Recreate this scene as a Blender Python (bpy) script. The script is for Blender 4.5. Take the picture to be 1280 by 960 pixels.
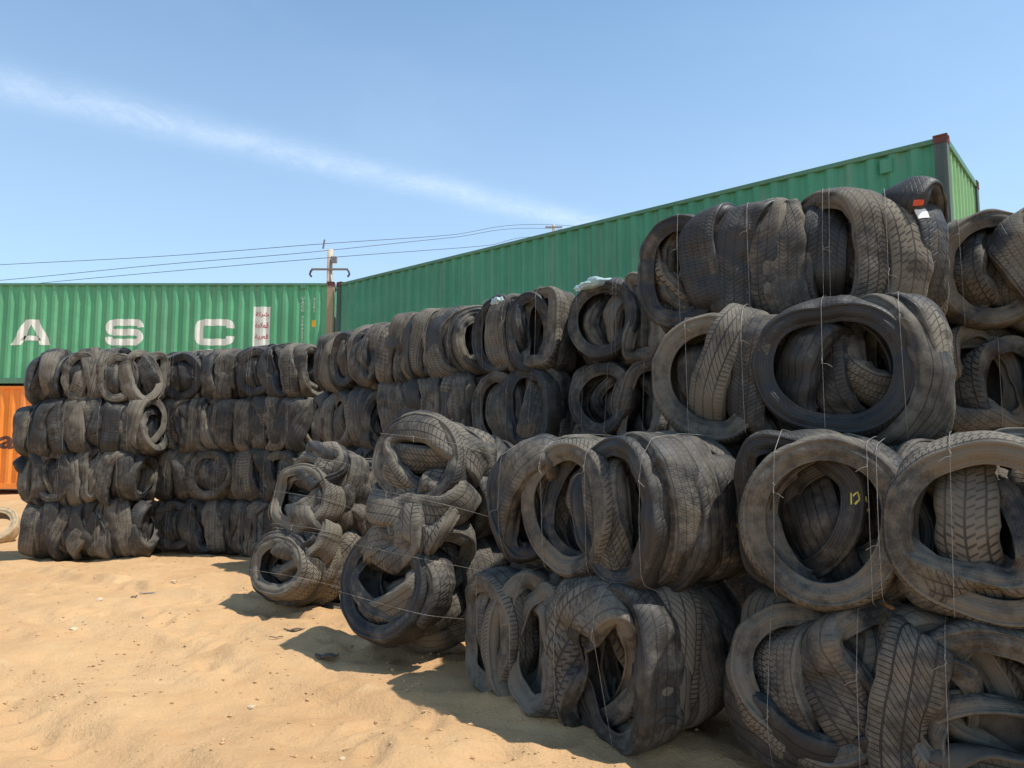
import bpy, bmesh, math, random, time
import numpy as np
from mathutils import Vector, Matrix, Euler
from mathutils.bvhtree import BVHTree
T0 = time.time()
R = math.radians
scene = bpy.context.scene
for o in list(bpy.data.objects):
    bpy.data.objects.remove(o)
COL = scene.collection

# ------------------------------------------------------------------ camera
EYE = 1.4
PITCH = R(5.34)
FPX = 930.0
cam_d = bpy.data.cameras.new("camera")
cam_d.lens = FPX / 1280 * 36.0
cam_d.sensor_width = 36.0
cam_d.clip_start = 0.05
cam_d.clip_end = 5000
cam = bpy.data.objects.new("camera", cam_d)
COL.objects.link(cam)
cam.location = (0, 0, EYE)
cam.rotation_euler = (math.pi / 2 + PITCH, 0, 0)
scene.camera = cam

# ------------------------------------------------------------------ sky and sun
SUN_ELEV = R(63)
SUN_DIR = Vector((0.965, -0.26, 0)).normalized()          # horizontal direction towards the sun
SUN_VEC = Vector((SUN_DIR.x * math.cos(SUN_ELEV), SUN_DIR.y * math.cos(SUN_ELEV), math.sin(SUN_ELEV)))
world = bpy.data.worlds.new("World")
scene.world = world
world.use_nodes = True
SKY_STRENGTH = 0.105
SUN_STRENGTH = 3.45
EXPOSURE = 0.62

sun_d = bpy.data.lights.new("sun", 'SUN')
sun_d.energy = SUN_STRENGTH
sun_d.angle = R(0.6)
sun_d.color = (1.0, 0.945, 0.86)
sun = bpy.data.objects.new("sun", sun_d)
COL.objects.link(sun)
sun.rotation_euler = SUN_VEC.to_track_quat('Z', 'Y').to_euler()
scene.view_settings.view_transform = 'Standard'
scene.view_settings.look = 'None'
scene.view_settings.gamma = 1
scene.view_settings.use_curve_mapping = False
scene.view_settings.exposure = EXPOSURE


# ------------------------------------------------------------------ node helper
class NT:
    def __init__(self, tree):
        self.t = tree
        self.t.nodes.clear()

    def n(self, typ, **kw):
        nd = self.t.nodes.new(typ)
        for k, v in kw.items():
            if k.startswith('i_'):
                nd.inputs[k[2:].replace('_', ' ')].default_value = v
            else:
                setattr(nd, k, v)
        return nd

    def l(self, a, b):
        self.t.links.new(a, b)

    def put(self, sock, v):
        if isinstance(v, (int, float)):
            sock.default_value = v
        elif isinstance(v, (tuple, list)):
            sock.default_value = v
        else:
            self.l(v, sock)

    def m(self, op, a, b=None, c=None, clamp=False):
        nd = self.t.nodes.new('ShaderNodeMath')
        nd.operation = op
        nd.use_clamp = clamp
        self.put(nd.inputs[0], a)
        if b is not None:
            self.put(nd.inputs[1], b)
        if c is not None:
            self.put(nd.inputs[2], c)
        return nd.outputs[0]

    def vm(self, op, a, b=None):
        nd = self.t.nodes.new('ShaderNodeVectorMath')
        nd.operation = op
        self.put(nd.inputs[0], a)
        if b is not None:
            self.put(nd.inputs[1], b)
        return nd.outputs['Value'] if op in ('DOT_PRODUCT', 'LENGTH') else nd.outputs[0]

    def mix(self, f, a, b):
        nd = self.t.nodes.new('ShaderNodeMix')
        nd.data_type = 'RGBA'
        self.put(nd.inputs[0], f)
        self.put(nd.inputs[6], a)
        self.put(nd.inputs[7], b)
        return nd.outputs[2]

    def ramp(self, f, a, b, lo=0.0, hi=1.0, smooth=True):
        nd = self.t.nodes.new('ShaderNodeMapRange')
        nd.interpolation_type = 'SMOOTHSTEP' if smooth else 'LINEAR'
        self.put(nd.inputs[0], f)
        nd.inputs[1].default_value = a
        nd.inputs[2].default_value = b
        nd.inputs[3].default_value = lo
        nd.inputs[4].default_value = hi
        return nd.outputs[0]

    def noise(self, vec, scale, detail=4, rough=0.55, out='Fac', dist=0.0):
        nd = self.t.nodes.new('ShaderNodeTexNoise')
        if vec is not None:
            self.l(vec, nd.inputs['Vector'])
        nd.inputs['Scale'].default_value = scale
        nd.inputs['Detail'].default_value = detail
        nd.inputs['Roughness'].default_value = rough
        nd.inputs['Distortion'].default_value = dist
        return nd.outputs[out]


def mat(name):
    m = bpy.data.materials.new(name)
    m.use_nodes = True
    nt = NT(m.node_tree)
    out = nt.n('ShaderNodeOutputMaterial')
    b = nt.n('ShaderNodeBsdfPrincipled')
    nt.l(b.outputs[0], out.inputs[0])
    return m, nt, b


def C4(r, g, b):
    return (r, g, b, 1.0)


# sky: Nishita with a hazy veil and one long thin streak of cirrus in direction space
nt = NT(world.node_tree)
wout = nt.n('ShaderNodeOutputWorld')
bg = nt.n('ShaderNodeBackground')
nt.l(bg.outputs[0], wout.inputs[0])
sky = nt.n('ShaderNodeTexSky')
sky.sky_type = 'NISHITA'
sky.sun_disc = False
sky.sun_elevation = SUN_ELEV
sky.sun_rotation = math.atan2(SUN_DIR.x, SUN_DIR.y)
sky.altitude = 0
sky.air_density = 1.15
sky.dust_density = 1.0
sky.ozone_density = 1.6
tc = nt.n('ShaderNodeTexCoord')
dirv = nt.vm('NORMALIZE', tc.outputs['Generated'])


def pix_dir(px, py):
    u = (px - 640) / FPX
    v = -(py - 480) / FPX
    f = Vector((0, math.cos(PITCH), math.sin(PITCH)))
    up = Vector((0, -math.sin(PITCH), math.cos(PITCH)))
    return (f + up * v + Vector((1, 0, 0)) * u)


def P(px, py, Y):
    """world point at depth Y seen at the given place of the photograph"""
    d = pix_dir(px, py)
    return Vector((0, 0, EYE)) + d * (Y / d.y)


da, db = pix_dir(0, 104).normalized(), pix_dir(690, 268).normalized()
cn = da.cross(db).normalized()                 # great circle the streak follows
along = da.lerp(db, 0.5).normalized()
side = cn.cross(along).normalized()
wob = nt.noise(dirv, 5.0, 3, 0.5)
off = nt.m('ADD', nt.vm('DOT_PRODUCT', dirv, tuple(cn)), nt.m('MULTIPLY', nt.m('SUBTRACT', wob, 0.5), 0.014))
ss = nt.vm('DOT_PRODUCT', dirv, tuple(side))   # position along the streak
width = nt.ramp(ss, -0.5, 0.5, 0.018, 0.012) if ss is not None else 0.03
prof = nt.m('DIVIDE', off, width)
prof = nt.m('POWER', 2.718, nt.m('MULTIPLY', nt.m('MULTIPLY', prof, prof), -1.0))
ends = nt.ramp(nt.m('ABSOLUTE', ss), 0.37, 0.52, 1.0, 0.0)
# fine fibres across the streak
mp = nt.n('ShaderNodeMapping')
nt.l(dirv, mp.inputs[0])
mp.inputs['Scale'].default_value = (1, 1, 2.2)
fib = nt.m('ADD', nt.m('MULTIPLY', nt.noise(mp.outputs[0], 14, 8, 0.68, dist=0.9), 0.7), nt.m('MULTIPLY', nt.noise(mp.outputs[0], 70, 5, 0.6, dist=1.2), 0.3))
fib = nt.ramp(fib, 0.34, 0.66, 0.42, 1.0)
streak = nt.m('MULTIPLY', nt.m('MULTIPLY', prof, ends), fib)
streak = nt.m('MULTIPLY', streak, 0.30, clamp=True)
veil = nt.ramp(nt.noise(mp.outputs[0], 1.6, 5, 0.6, dist=0.4), 0.5, 0.8, 0.0, 0.05)
zed = nt.n('ShaderNodeSeparateXYZ')
nt.l(dirv, zed.inputs[0])
haze = nt.ramp(zed.outputs[2], 0.0, 0.60, 0.60, 0.07, smooth=False)
skyc = nt.vm('MULTIPLY', sky.outputs[0], (0.75, 1.01, 1.09))
c = nt.mix(haze, skyc, C4(5.2, 6.6, 8.6))
c = nt.mix(veil, c, C4(6.6, 7.4, 8.6))
c = nt.mix(streak, c, C4(6.9, 7.7, 8.8))
nt.l(c, bg.inputs[0])
bg.inputs[1].default_value = SKY_STRENGTH


# ------------------------------------------------------------------ object helpers
def tag(o, label=None, cat=None, group=None, kind=None):
    if label:
        o['label'] = label
    if cat:
        o['category'] = cat
    if group:
        o['group'] = group
    if kind:
        o['kind'] = kind
    return o


def link_mesh(name, me, parent=None):
    o = bpy.data.objects.new(name, me)
    COL.objects.link(o)
    if parent is not None:
        o.parent = parent
    return o


def mesh_from(name, verts, faces, material=None, parent=None, smooth=False):
    me = bpy.data.meshes.new(name)
    me.from_pydata([tuple(v) for v in verts], [], faces)
    me.validate()
    if material:
        me.materials.append(material)
    if smooth:
        me.polygons.foreach_set('use_smooth', [True] * len(me.polygons))
    me.update()
    return link_mesh(name, me, parent)


def empty(name, loc=(0, 0, 0), rz=0.0):
    o = bpy.data.objects.new(name, None)
    o.empty_display_size = 0.2
    COL.objects.link(o)
    o.location = loc
    o.rotation_euler = (0, 0, rz)
    return o


class MB:
    """collects simple shapes into one mesh"""
    def __init__(self):
        self.v, self.f = [], []

    def box(self, x0, x1, y0, y1, z0, z1, bev=0.0):
        b = len(self.v)
        if bev <= 0:
            self.v += [(x, y, z) for x in (x0, x1) for y in (y0, y1) for z in (z0, z1)]
            self.f += [[b + i for i in q] for q in ((0, 1, 3, 2), (4, 6, 7, 5), (0, 4, 5, 1), (2, 3, 7, 6), (0, 2, 6, 4), (1, 5, 7, 3))]
            return
        bm = bmesh.new()
        bmesh.ops.create_cube(bm, size=1)
        for v in bm.verts:
            v.co = Vector(((x0 + x1) / 2 + v.co.x * (x1 - x0), (y0 + y1) / 2 + v.co.y * (y1 - y0), (z0 + z1) / 2 + v.co.z * (z1 - z0)))
        bmesh.ops.bevel(bm, geom=bm.edges[:], offset=bev, segments=2, affect='EDGES', profile=0.5)
        bm.verts.index_update()
        self.v += [tuple(v.co) for v in bm.verts]
        self.f += [[b + v.index for v in f.verts] for f in bm.faces]
        bm.free()

    def quad(self, a, b_, c_, d):
        b = len(self.v)
        self.v += [tuple(a), tuple(b_), tuple(c_), tuple(d)]
        self.f.append([b, b + 1, b + 2, b + 3])

    def tube(self, pts, r, n=6, closed=False, taper=None):
        pts = [Vector(p) for p in pts]
        b = len(self.v)
        m = len(pts)
        prev = None
        for i, p in enumerate(pts):
            if closed:
                t = (pts[(i + 1) % m] - pts[i - 1])
            else:
                t = pts[min(i + 1, m - 1)] - pts[max(i - 1, 0)]
            t.normalize()
            if prev is None:
                a = Vector((0, 0, 1)) if abs(t.z) < 0.9 else Vector((1, 0, 0))
                prev = t.cross(a).normalized()
            u = (prev - t * prev.dot(t)).normalized()
            prev = u
            w = t.cross(u)
            rr = r if taper is None else r + (taper - r) * i / (m - 1)
            for k in range(n):
                an = 2 * math.pi * k / n
                self.v.append(tuple(p + (u * math.cos(an) + w * math.sin(an)) * rr))
        for i in range(m if closed else m - 1):
            for k in range(n):
                i2 = (i + 1) % m
                self.f.append([b + i * n + k, b + i * n + (k + 1) % n, b + i2 * n + (k + 1) % n, b + i2 * n + k])
        if not closed:
            self.f.append([b + k for k in range(n)][::-1])
            self.f.append([b + (m - 1) * n + k for k in range(n)])

    def build(self, name, material, parent=None, smooth=False):
        return mesh_from(name, self.v, self.f, material, parent, smooth)


# ------------------------------------------------------------------ materials
def make_rubber(name, pattern, bias=0.0):
    m, nt, b = mat(name)
    uv = nt.n('ShaderNodeUVMap')
    uv.uv_map = 'UVMap'
    sx = nt.n('ShaderNodeSeparateXYZ')
    nt.l(uv.outputs[0], sx.inputs[0])
    u, v = sx.outputs[0], sx.outputs[1]          # metres round the tyre, metres across it (inner liner is shifted by 10)
    inner = nt.m('GREATER_THAN', v, 5.0)
    av = nt.m('ABSOLUTE', v)
    tread = nt.m('MULTIPLY', nt.m('LESS_THAN', av, 0.092), nt.m('SUBTRACT', 1.0, inner))
    oi = nt.n('ShaderNodeObjectInfo')
    rnd = oi.outputs['Random']
    tcd = nt.n('ShaderNodeTexCoord')
    obj = tcd.outputs['Object']
    offv = nt.n('ShaderNodeCombineXYZ')
    nt.l(nt.m('MULTIPLY', rnd, 37.0), offv.inputs[0])
    nt.l(nt.m('MULTIPLY', rnd, 91.0), offv.inputs[1])
    vec = nt.vm('ADD', obj, offv.outputs[0])

    def groove(coord, pitch, frac):
        # 1 on the block, 0 in the groove, soft flanks
        fr = nt.m('FRACT', nt.m('DIVIDE', coord, pitch))
        d = nt.m('ABSOLUTE', nt.m('SUBTRACT', fr, 0.5))
        return nt.ramp(d, 0.5 - frac, 0.5 - frac * 0.45, 1.0, 0.0)
    jit = nt.m('MULTIPLY', nt.m('SUBTRACT', nt.noise(uv.outputs[0], 9, 2), 0.5), 0.012)
    uj = nt.m('ADD', u, jit)
    if pattern == 0:      # herringbone
        lat = groove(nt.m('ADD', uj, nt.m('MULTIPLY', av, 0.9)), 0.026, 0.13)
        lat2 = groove(nt.m('SUBTRACT', uj, nt.m('MULTIPLY', v, 0.25)), 0.0105, 0.16)
        lat = nt.m('MULTIPLY', lat, nt.ramp(lat2, 0, 1, 0.72, 1.0))
    elif pattern == 1:    # straight shoulder lugs with plain ribs in the middle
        sh = nt.m('GREATER_THAN', av, 0.052)
        a1 = groove(uj, 0.023, 0.12)
        a2 = groove(nt.m('ADD', uj, nt.m('MULTIPLY', v, 1.6)), 0.036, 0.10)
        lat = nt.m('ADD', nt.m('MULTIPLY', sh, a1), nt.m('MULTIPLY', nt.m('SUBTRACT', 1.0, sh), a2))
    elif pattern == 2:    # blocks offset from rib to rib
        rib = nt.m('FLOOR', nt.m('DIVIDE', v, 0.034))
        uo = nt.m('ADD', uj, nt.m('MULTIPLY', rib, 0.0135))
        lat = groove(nt.m('ADD', uo, nt.m('MULTIPLY', v, 0.4)), 0.024, 0.14)
    elif pattern == 4:    # nearly bald, fine sipes only
        lat = nt.ramp(groove(nt.m('ADD', uj, nt.m('MULTIPLY', nt.m('SINE', nt.m('MULTIPLY', v, 160.0)), 0.003)), 0.0085, 0.14), 0, 1, 0.55, 1.0)
    elif pattern == 5:    # deep winter blocks in a chevron
        rib = nt.m('FLOOR', nt.m('DIVIDE', av, 0.030))
        uo = nt.m('ADD', nt.m('ADD', uj, nt.m('MULTIPLY', rib, 0.020)), nt.m('MULTIPLY', av, 0.7))
        lat = groove(uo, 0.040, 0.16)
    else:                 # directional sweeping lines
        sw = nt.m('ADD', uj, nt.m('MULTIPLY', nt.m('POWER', nt.m('MULTIPLY', av, 11.0), 1.6), 0.055))
        lat = groove(sw, 0.031, 0.10)
    worn = nt.ramp(nt.noise(vec, 2.2, 4), 0.36, 0.64, 1.0, 0.12)
    edge = nt.ramp(av, 0.086, 0.093, 1.0, 0.0)
    lat_h = nt.m('MULTIPLY', nt.m('SUBTRACT', 1.0, lat), nt.m('MULTIPLY', tread, nt.m('MULTIPLY', worn, edge)))
    nrib = (0.040, 0.052, 0.034, 0.046, 0.037, 0.060)[pattern]
    lon = groove(nt.m('ADD', v, nrib * 0.5 + 0.5 * nrib * (pattern % 2)), nrib, 0.075)
    lon_h = nt.m('MULTIPLY', nt.m('SUBTRACT', 1.0, lon), nt.m('MULTIPLY', tread, nt.m('MULTIPLY', nt.ramp(worn, 0.12, 1.0, 0.45, 1.0), edge)))
    lat_h = nt.m('MAXIMUM', lat_h, lon_h)
    # sidewall rings
    ring = nt.m('SINE', nt.m('MULTIPLY', av, 520.0))
    side_f = nt.m('MULTIPLY', nt.m('SUBTRACT', 1.0, tread), nt.m('SUBTRACT', 1.0, inner))
    ring_h = nt.m('MULTIPLY', nt.ramp(ring, 0.45, 1.0, 0.0, 0.22), side_f)
    # raised moulding round the sidewall, broken up the way lettering is
    let = nt.n('ShaderNodeTexVoronoi')
    let.feature = 'F1'
    let.distance = 'CHEBYCHEV'
    sc = nt.vm('MULTIPLY', uv.outputs[0], (45.0, 60.0, 1.0))
    nt.l(sc, let.inputs['Vector'])
    let.inputs['Scale'].default_value = 1.0
    band = nt.m('MULTIPLY', nt.ramp(nt.m('ABSOLUTE', nt.m('SUBTRACT', av, 0.150)), 0.009, 0.013, 1.0, 0.0), nt.ramp(nt.noise(uv.outputs[0], 2.3, 0), 0.48, 0.56))
    let_h = nt.m('MULTIPLY', nt.m('MULTIPLY', nt.ramp(let.outputs['Distance'], 0.22, 0.34, 1.0, 0.0), band), side_f)
    rough_n = nt.noise(vec, 60, 4, 0.7)
    # dust settled on the rubber
    n1 = nt.noise(vec, 2.6, 5, 0.6)
    n2 = nt.noise(vec, 17.0, 5, 0.65)
    n3 = nt.noise(vec, 130.0, 3, 0.7)
    pat = nt.m('ADD', nt.m('MULTIPLY', n1, 0.56), nt.m('ADD', nt.m('MULTIPLY', n2, 0.32), nt.m('MULTIPLY', n3, 0.12)))
    thr = nt.m('ADD', pat, nt.m('ADD', nt.m('MULTIPLY', nt.m('SUBTRACT', rnd, 0.53), 0.17), bias))
    dust = nt.ramp(thr, 0.43, 0.60, 0.05, 0.74)
    dust = nt.m('ADD', dust, nt.m('MULTIPLY', tread, 0.05))
    # caked grooves hold less dust than the worn faces
    dust = nt.m('MULTIPLY', dust, nt.m('SUBTRACT', 1.0, nt.m('MULTIPLY', lat_h, 0.75)))
    dust = nt.m('MULTIPLY', dust, nt.ramp(inner, 0, 1, 1.0, 0.55), clamp=True)
    base = nt.mix(nt.ramp(nt.noise(vec, 5, 2), 0.3, 0.7), C4(0.013, 0.014, 0.016), C4(0.029, 0.029, 0.030))
    colr = nt.mix(dust, base, nt.mix(n2, C4(0.26, 0.215, 0.150), C4(0.160, 0.148, 0.128)))
    colr = nt.mix(nt.m('MULTIPLY', lat_h, 0.45), colr, C4(0.012, 0.012, 0.013))
    # pale scuffs
    sc2 = nt.noise(nt.vm('MULTIPLY', vec, (9.0, 9.0, 40.0)), 1.0, 4, 0.7)
    colr = nt.mix(nt.ramp(sc2, 0.66, 0.78, 0.0, 0.22), colr, C4(0.26, 0.24, 0.21))
    nt.l(colr, b.inputs['Base Color'])
    rg = nt.ramp(dust, 0.08, 0.40, 0.50, 0.9, smooth=False)
    nt.l(rg, b.inputs['Roughness'])
    b.inputs['Specular IOR Level'].default_value = 0.33
    h = nt.m('ADD', nt.m('MULTIPLY', lat_h, -1.0), nt.m('ADD', ring_h, nt.m('MULTIPLY', let_h, 0.35)))
    h = nt.m('ADD', h, nt.m('MULTIPLY', rough_n, 0.13))
    h = nt.m('ADD', h, nt.m('MULTIPLY', n2, 0.35))
    bp = nt.n('ShaderNodeBump')
    bp.inputs['Strength'].default_value = 0.9
    bp.inputs['Distance'].default_value = 0.006
    nt.l(h, bp.inputs['Height'])
    nt.l(bp.outputs[0], b.inputs['Normal'])
    return m


PATN = ('herringbone', 'lugs', 'blocks', 'swept', 'bald', 'chevron')
RUB = [make_rubber('rubber_' + n, i) for i, n in enumerate(PATN)]
RUB_DUSTY = [make_rubber('dusty_rubber_' + n, i, 0.05) for i, n in enumerate(PATN)]


def simple(name, col, rough=0.7, metal=0.0, var=0.0, scale=20.0, bump=0.0):
    m, nt, b = mat(name)
    if var > 0 or bump > 0:
        tcd = nt.n('ShaderNodeTexCoord')
        n = nt.noise(tcd.outputs['Object'], scale, 5, 0.6)
        nt.l(nt.mix(nt.ramp(n, 0.3, 0.7, smooth=False), C4(*[c * (1 - var) for c in col]), C4(*[min(1, c * (1 + var)) for c in col])), b.inputs['Base Color'])
        if bump > 0:
            bp = nt.n('ShaderNodeBump')
            bp.inputs['Distance'].default_value = bump
            nt.l(n, bp.inputs['Height'])
            nt.l(bp.outputs[0], b.inputs['Normal'])
    else:
        b.inputs['Base Color'].default_value = C4(*col)
    b.inputs['Roughness'].default_value = rough
    b.inputs['Metallic'].default_value = metal
    return m


M_WIRE = simple('baling_wire', (0.27, 0.25, 0.22), 0.6, 0.2, 0.4, 60)

# ------------------------------------------------------------------ crushed tyres: loops of rubber pressed together in a baler
NS, NC = 26, 5


def tyre_rest(Rt, w, h):
    th = np.arange(NS) * 2 * np.pi / NS
    prof = np.array([(Rt - h, -0.42 * w), (Rt - 0.014, -0.50 * w), (Rt, 0.0), (Rt - 0.014, 0.50 * w), (Rt - h, 0.42 * w)])
    X = np.zeros((NS, NC, 3))
    for j in range(NC):
        X[:, j, 0] = prof[j, 0] * np.cos(th)
        X[:, j, 1] = prof[j, 1]
        X[:, j, 2] = prof[j, 0] * np.sin(th)
    return X                                     # axis along y


OFFS = [((1, 0), 0.9), ((0, 1), 0.9), ((1, 1), 0.5), ((1, -1), 0.5), ((2, 0), 0.04), ((0, 2), 0.40), ((0, 4), 0.05)]


def frame_for(az, el, spin):
    """axis y -> direction az (0 = faces the front, + turns to the right), el lifts it"""
    return (Matrix.Rotation(R(az), 3, 'Z') @ Matrix.Rotation(R(-el), 3, 'X') @ Matrix.Rotation(R(spin), 3, 'Y'))


def simulate(seed, L, D, H, specs, wires, iters=150, d_c=0.072, start=1.8):
    rs = np.random.RandomState(seed)
    T = len(specs)
    X = np.zeros((T, NS, NC, 3))
    rest = np.zeros((T, NS, NC, 3))
    inv = np.ones((T, 1, 1, 1))
    sc = np.array([start, 1.5, 1.35])
    for i, s in enumerate(specs):
        x, y, z, az, el, Rt, w, hero, sq = s
        base = tyre_rest(Rt, w, 0.105 if Rt > 0.27 else 0.09)
        rest[i] = base
        b = base.copy()
        b[..., 2] *= sq[1]
        b[..., 0] *= sq[0]
        M = np.array(frame_for(az, el, 0))
        th = (np.arange(NS) * 2 * np.pi / NS)[:, None]
        am = 0.045 if hero else 0.09
        b[..., 1] += rs.uniform(0.3, 1) * am * np.cos(2 * th + rs.uniform(0, 6.28)) + rs.uniform(0, 0.5) * am * np.cos(3 * th + rs.uniform(0, 6.28))
        g_ = 1 + (0.11 if hero else 0.22) * rs.uniform(0.2, 1) * np.cos(2 * th + rs.uniform(0, 6.28)) - (0.06 if hero else 0.12) * np.exp(-((np.angle(np.exp(1j * (th - rs.uniform(0, 6.28))))) / 0.5) ** 2)
        b[..., 0] *= g_
        b[..., 2] *= g_
        b = b @ M.T
        c = np.array([x, y, z]) * sc
        X[i] = b + c + rs.normal(0, 0.004, b.shape)
        inv[i] = 0.14 if hero else 1.0
    rl = {}
    for (di, dj), k in OFFS:
        A = np.roll(rest, -di, axis=1)
        if dj >= 0:
            a, bb = rest[:, :, :NC - dj], A[:, :, dj:]
        else:
            a, bb = rest[:, :, -dj:], A[:, :, :NC + dj]
        rl[(di, dj)] = np.linalg.norm(bb - a, axis=-1)
    half0 = np.array([L, D, H]) / 2
    n = T * NS * NC
    tid = np.repeat(np.arange(T), NS * NC)
    restf = rest.reshape(n, 3)
    V = np.zeros_like(X)
    pairs = None
    iu = None
    invf = np.broadcast_to(inv, X.shape[:3] + (1,)).reshape(n, 1)
    wf = invf[:, 0]
    rr = 0.17
    for it in range(iters):
        t = min(1.0, it / (iters * 0.62))
        k_s = (1 - t) ** 1.3
        half = half0 * (1 + (sc * 1.12 - 1) * k_s + 0.0)
        cen = X.mean(axis=(1, 2), keepdims=True)
        if it:
            X = X + cen * (half / half_prev - 1)        # everything is carried inwards with the ram
        half_prev = half
        Xp = X.copy()
        X = X + V * 0.5
        # contacts
        F = X.reshape(n, 3)
        if it % 4 == 0:
            G = F.astype(np.float32)
            sq_ = (G * G).sum(1)
            D2 = sq_[:, None] + sq_[None, :] - 2 * G @ G.T
            I, J = np.nonzero(D2 < (d_c + 0.02) ** 2)
            keep = I < J
            I, J = I[keep], J[keep]
            same = tid[I] == tid[J]
            rd = ((restf[I] - restf[J]) ** 2).sum(1)
            keep = (~same) | (rd > 0.135 ** 2)
            pairs = (I[keep], J[keep])
        I, J = pairs
        dv = F[I] - F[J]
        dl = np.sqrt((dv * dv).sum(1)) + 1e-9
        pen = np.maximum(0, d_c - dl)
        act = pen > 0
        I, J, dv, dl, pen = I[act], J[act], dv[act], dl[act], pen[act]
        wi, wj = wf[I], wf[J]
        cor = dv / dl[:, None] * (pen / (wi + wj))[:, None]
        acc = np.zeros((n, 3))
        cnt = np.bincount(I, minlength=n) + np.bincount(J, minlength=n)
        for a in range(3):
            acc[:, a] = np.bincount(I, weights=cor[:, a] * wi, minlength=n) - np.bincount(J, weights=cor[:, a] * wj, minlength=n)
        acc /= np.maximum(1, cnt * 0.55)[:, None]
        F = F + acc
        X = F.reshape(T, NS, NC, 3)
        # rubber: edges, shear and bending
        for rep in range(2):
            for (di, dj), k in OFFS:
                if rep and k < 0.3:
                    continue
                A = np.roll(X, -di, axis=1)
                if dj >= 0:
                    sa, sb = slice(0, NC - dj), slice(dj, NC)
                else:
                    sa, sb = slice(-dj, NC), slice(0, NC + dj)
                e = A[:, :, sb] - X[:, :, sa]
                ln = np.linalg.norm(e, axis=-1)
                cr = (e * ((ln - rl[(di, dj)]) / (ln + 1e-9) * k * 0.25)[..., None])
                Bk = np.zeros_like(X)
                Bk[:, :, sb] = cr
                X[:, :, sa] += cr
                X -= np.roll(Bk, di, axis=1)
        # baler walls: a rounded box with waists where the wires bite
        F = X.reshape(n, 3)
        waist = np.ones(n)
        for xw in wires:
            waist -= 0.075 * np.exp(-((F[:, 0] - xw) / 0.07) ** 2) * (1 - k_s)
        hb = np.stack([np.full(n, half[0]), half[1] * waist, half[2] * waist], 1)
        r_ = np.minimum(rr, hb.min(1) * 0.8)[:, None]
        q = np.abs(F) - (hb - r_)
        qp = np.maximum(q, 0)
        dist = np.sqrt((qp * qp).sum(1)) + 1e-9
        ov = np.maximum(0, dist - r_[:, 0])
        F = F - np.sign(F) * qp / dist[:, None] * ov[:, None]
        X = F.reshape(T, NS, NC, 3)
        V = X - Xp
        vm = np.linalg.norm(V, axis=-1, keepdims=True)
        V = V * np.minimum(1, 0.03 / (vm + 1e-9))
    # light smoothing
    for _ in range(1):
        X = X * 0.6 + 0.2 * (np.roll(X, 1, axis=1) + np.roll(X, -1, axis=1))
    return X


def catmull(Pm, t, closed, axis_len):
    """Pm: (n, m, 3) interpolated along axis 0 at params t"""
    i = np.floor(t).astype(int)
    f = (t - i)[:, None, None]
    if closed:
        g = lambda k: Pm[(i + k) % axis_len]
        p0, p1, p2, p3 = g(-1), g(0), g(1), g(2)
    else:
        Q = np.concatenate([2 * Pm[:1] - Pm[1:2], Pm, 2 * Pm[-1:] - Pm[-2:-1], 3 * Pm[-1:] - 2 * Pm[-2:-1]])
        i = np.minimum(i, axis_len - 1)
        p0, p1, p2, p3 = Q[i], Q[i + 1], Q[i + 2], Q[i + 3]
    return 0.5 * ((2 * p1) + (-p0 + p2) * f + (2 * p0 - 5 * p1 + 4 * p2 - p3) * f ** 2 + (-p0 + 3 * p1 - 3 * p2 + p3) * f ** 3)


def cross_curve(A, S):
    # between a smooth curve and one with a flat tread, straight sidewalls and a real shoulder
    Bc = catmull(A, np.clip(S, 0, NC - 1 - 1e-6), False, NC)
    Sc = np.clip(S, 0, 4)[:, None, None]
    lin1 = A[0] * (1 - Sc) + A[1] * Sc
    lin2 = A[3] * (4 - Sc) + A[4] * (Sc - 3)
    u = np.clip(Sc - 2, -1, 1)
    par = A[2] + (A[3] - A[1]) * 0.5 * u + (A[3] + A[1] - 2 * A[2]) * 0.5 * u * u
    Bl = np.where(Sc < 1, lin1, np.where(Sc > 3, lin2, par))
    w_ = np.where(Sc < 1, 0.45, np.where(Sc > 3, 0.45, 0.62))
    return Bc * (1 - w_) + Bl * w_


G_ = [1.42, 2.0, 2.58]
S_HI = np.array([0, .05, .12, .20, .36, .54, .72, .84, .89, .93, .99, 1.12, 1.32, 1.55, 1.78, 2.0, 2.22, 2.45, 2.68, 2.88, 3.01, 3.07, 3.11, 3.16, 3.28, 3.46, 3.64, 3.80, 3.88, 3.95, 4.0])
S_LO = np.array([0, .08, .2, .5, .8, .88, .94, 1.1, 1.4, 1.7, 2.0, 2.3, 2.6, 2.9, 3.06, 3.12, 3.2, 3.5, 3.8, 3.92, 4.0])
S_IN = np.array([4.0, 3.85, 3.5, 3.0, 2.5, 2.0, 1.5, 1.0, 0.5, 0.15, 0.0])


def prof_off(s):
    a = np.abs(s - 2)
    o = np.full_like(s, 0.004)
    o += 0.009 * np.clip((1.12 - a) / 0.04, 0, 1)                    # tread slab above the sidewall
    o += 0.007 * np.exp(-((a - 1.92) / 0.06) ** 2)                   # bead
    o += 0.012 * np.clip(np.sin((np.clip(a, 1.12, 1.86) - 1.12) / 0.74 * np.pi), 0, 1)
    o -= 0.004 * np.exp(-((a - 1.80) / 0.03) ** 2)
    o += 0.004 * np.exp(-((a - 1.32) / 0.05) ** 2)                   # rim protector rib
    return o


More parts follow.
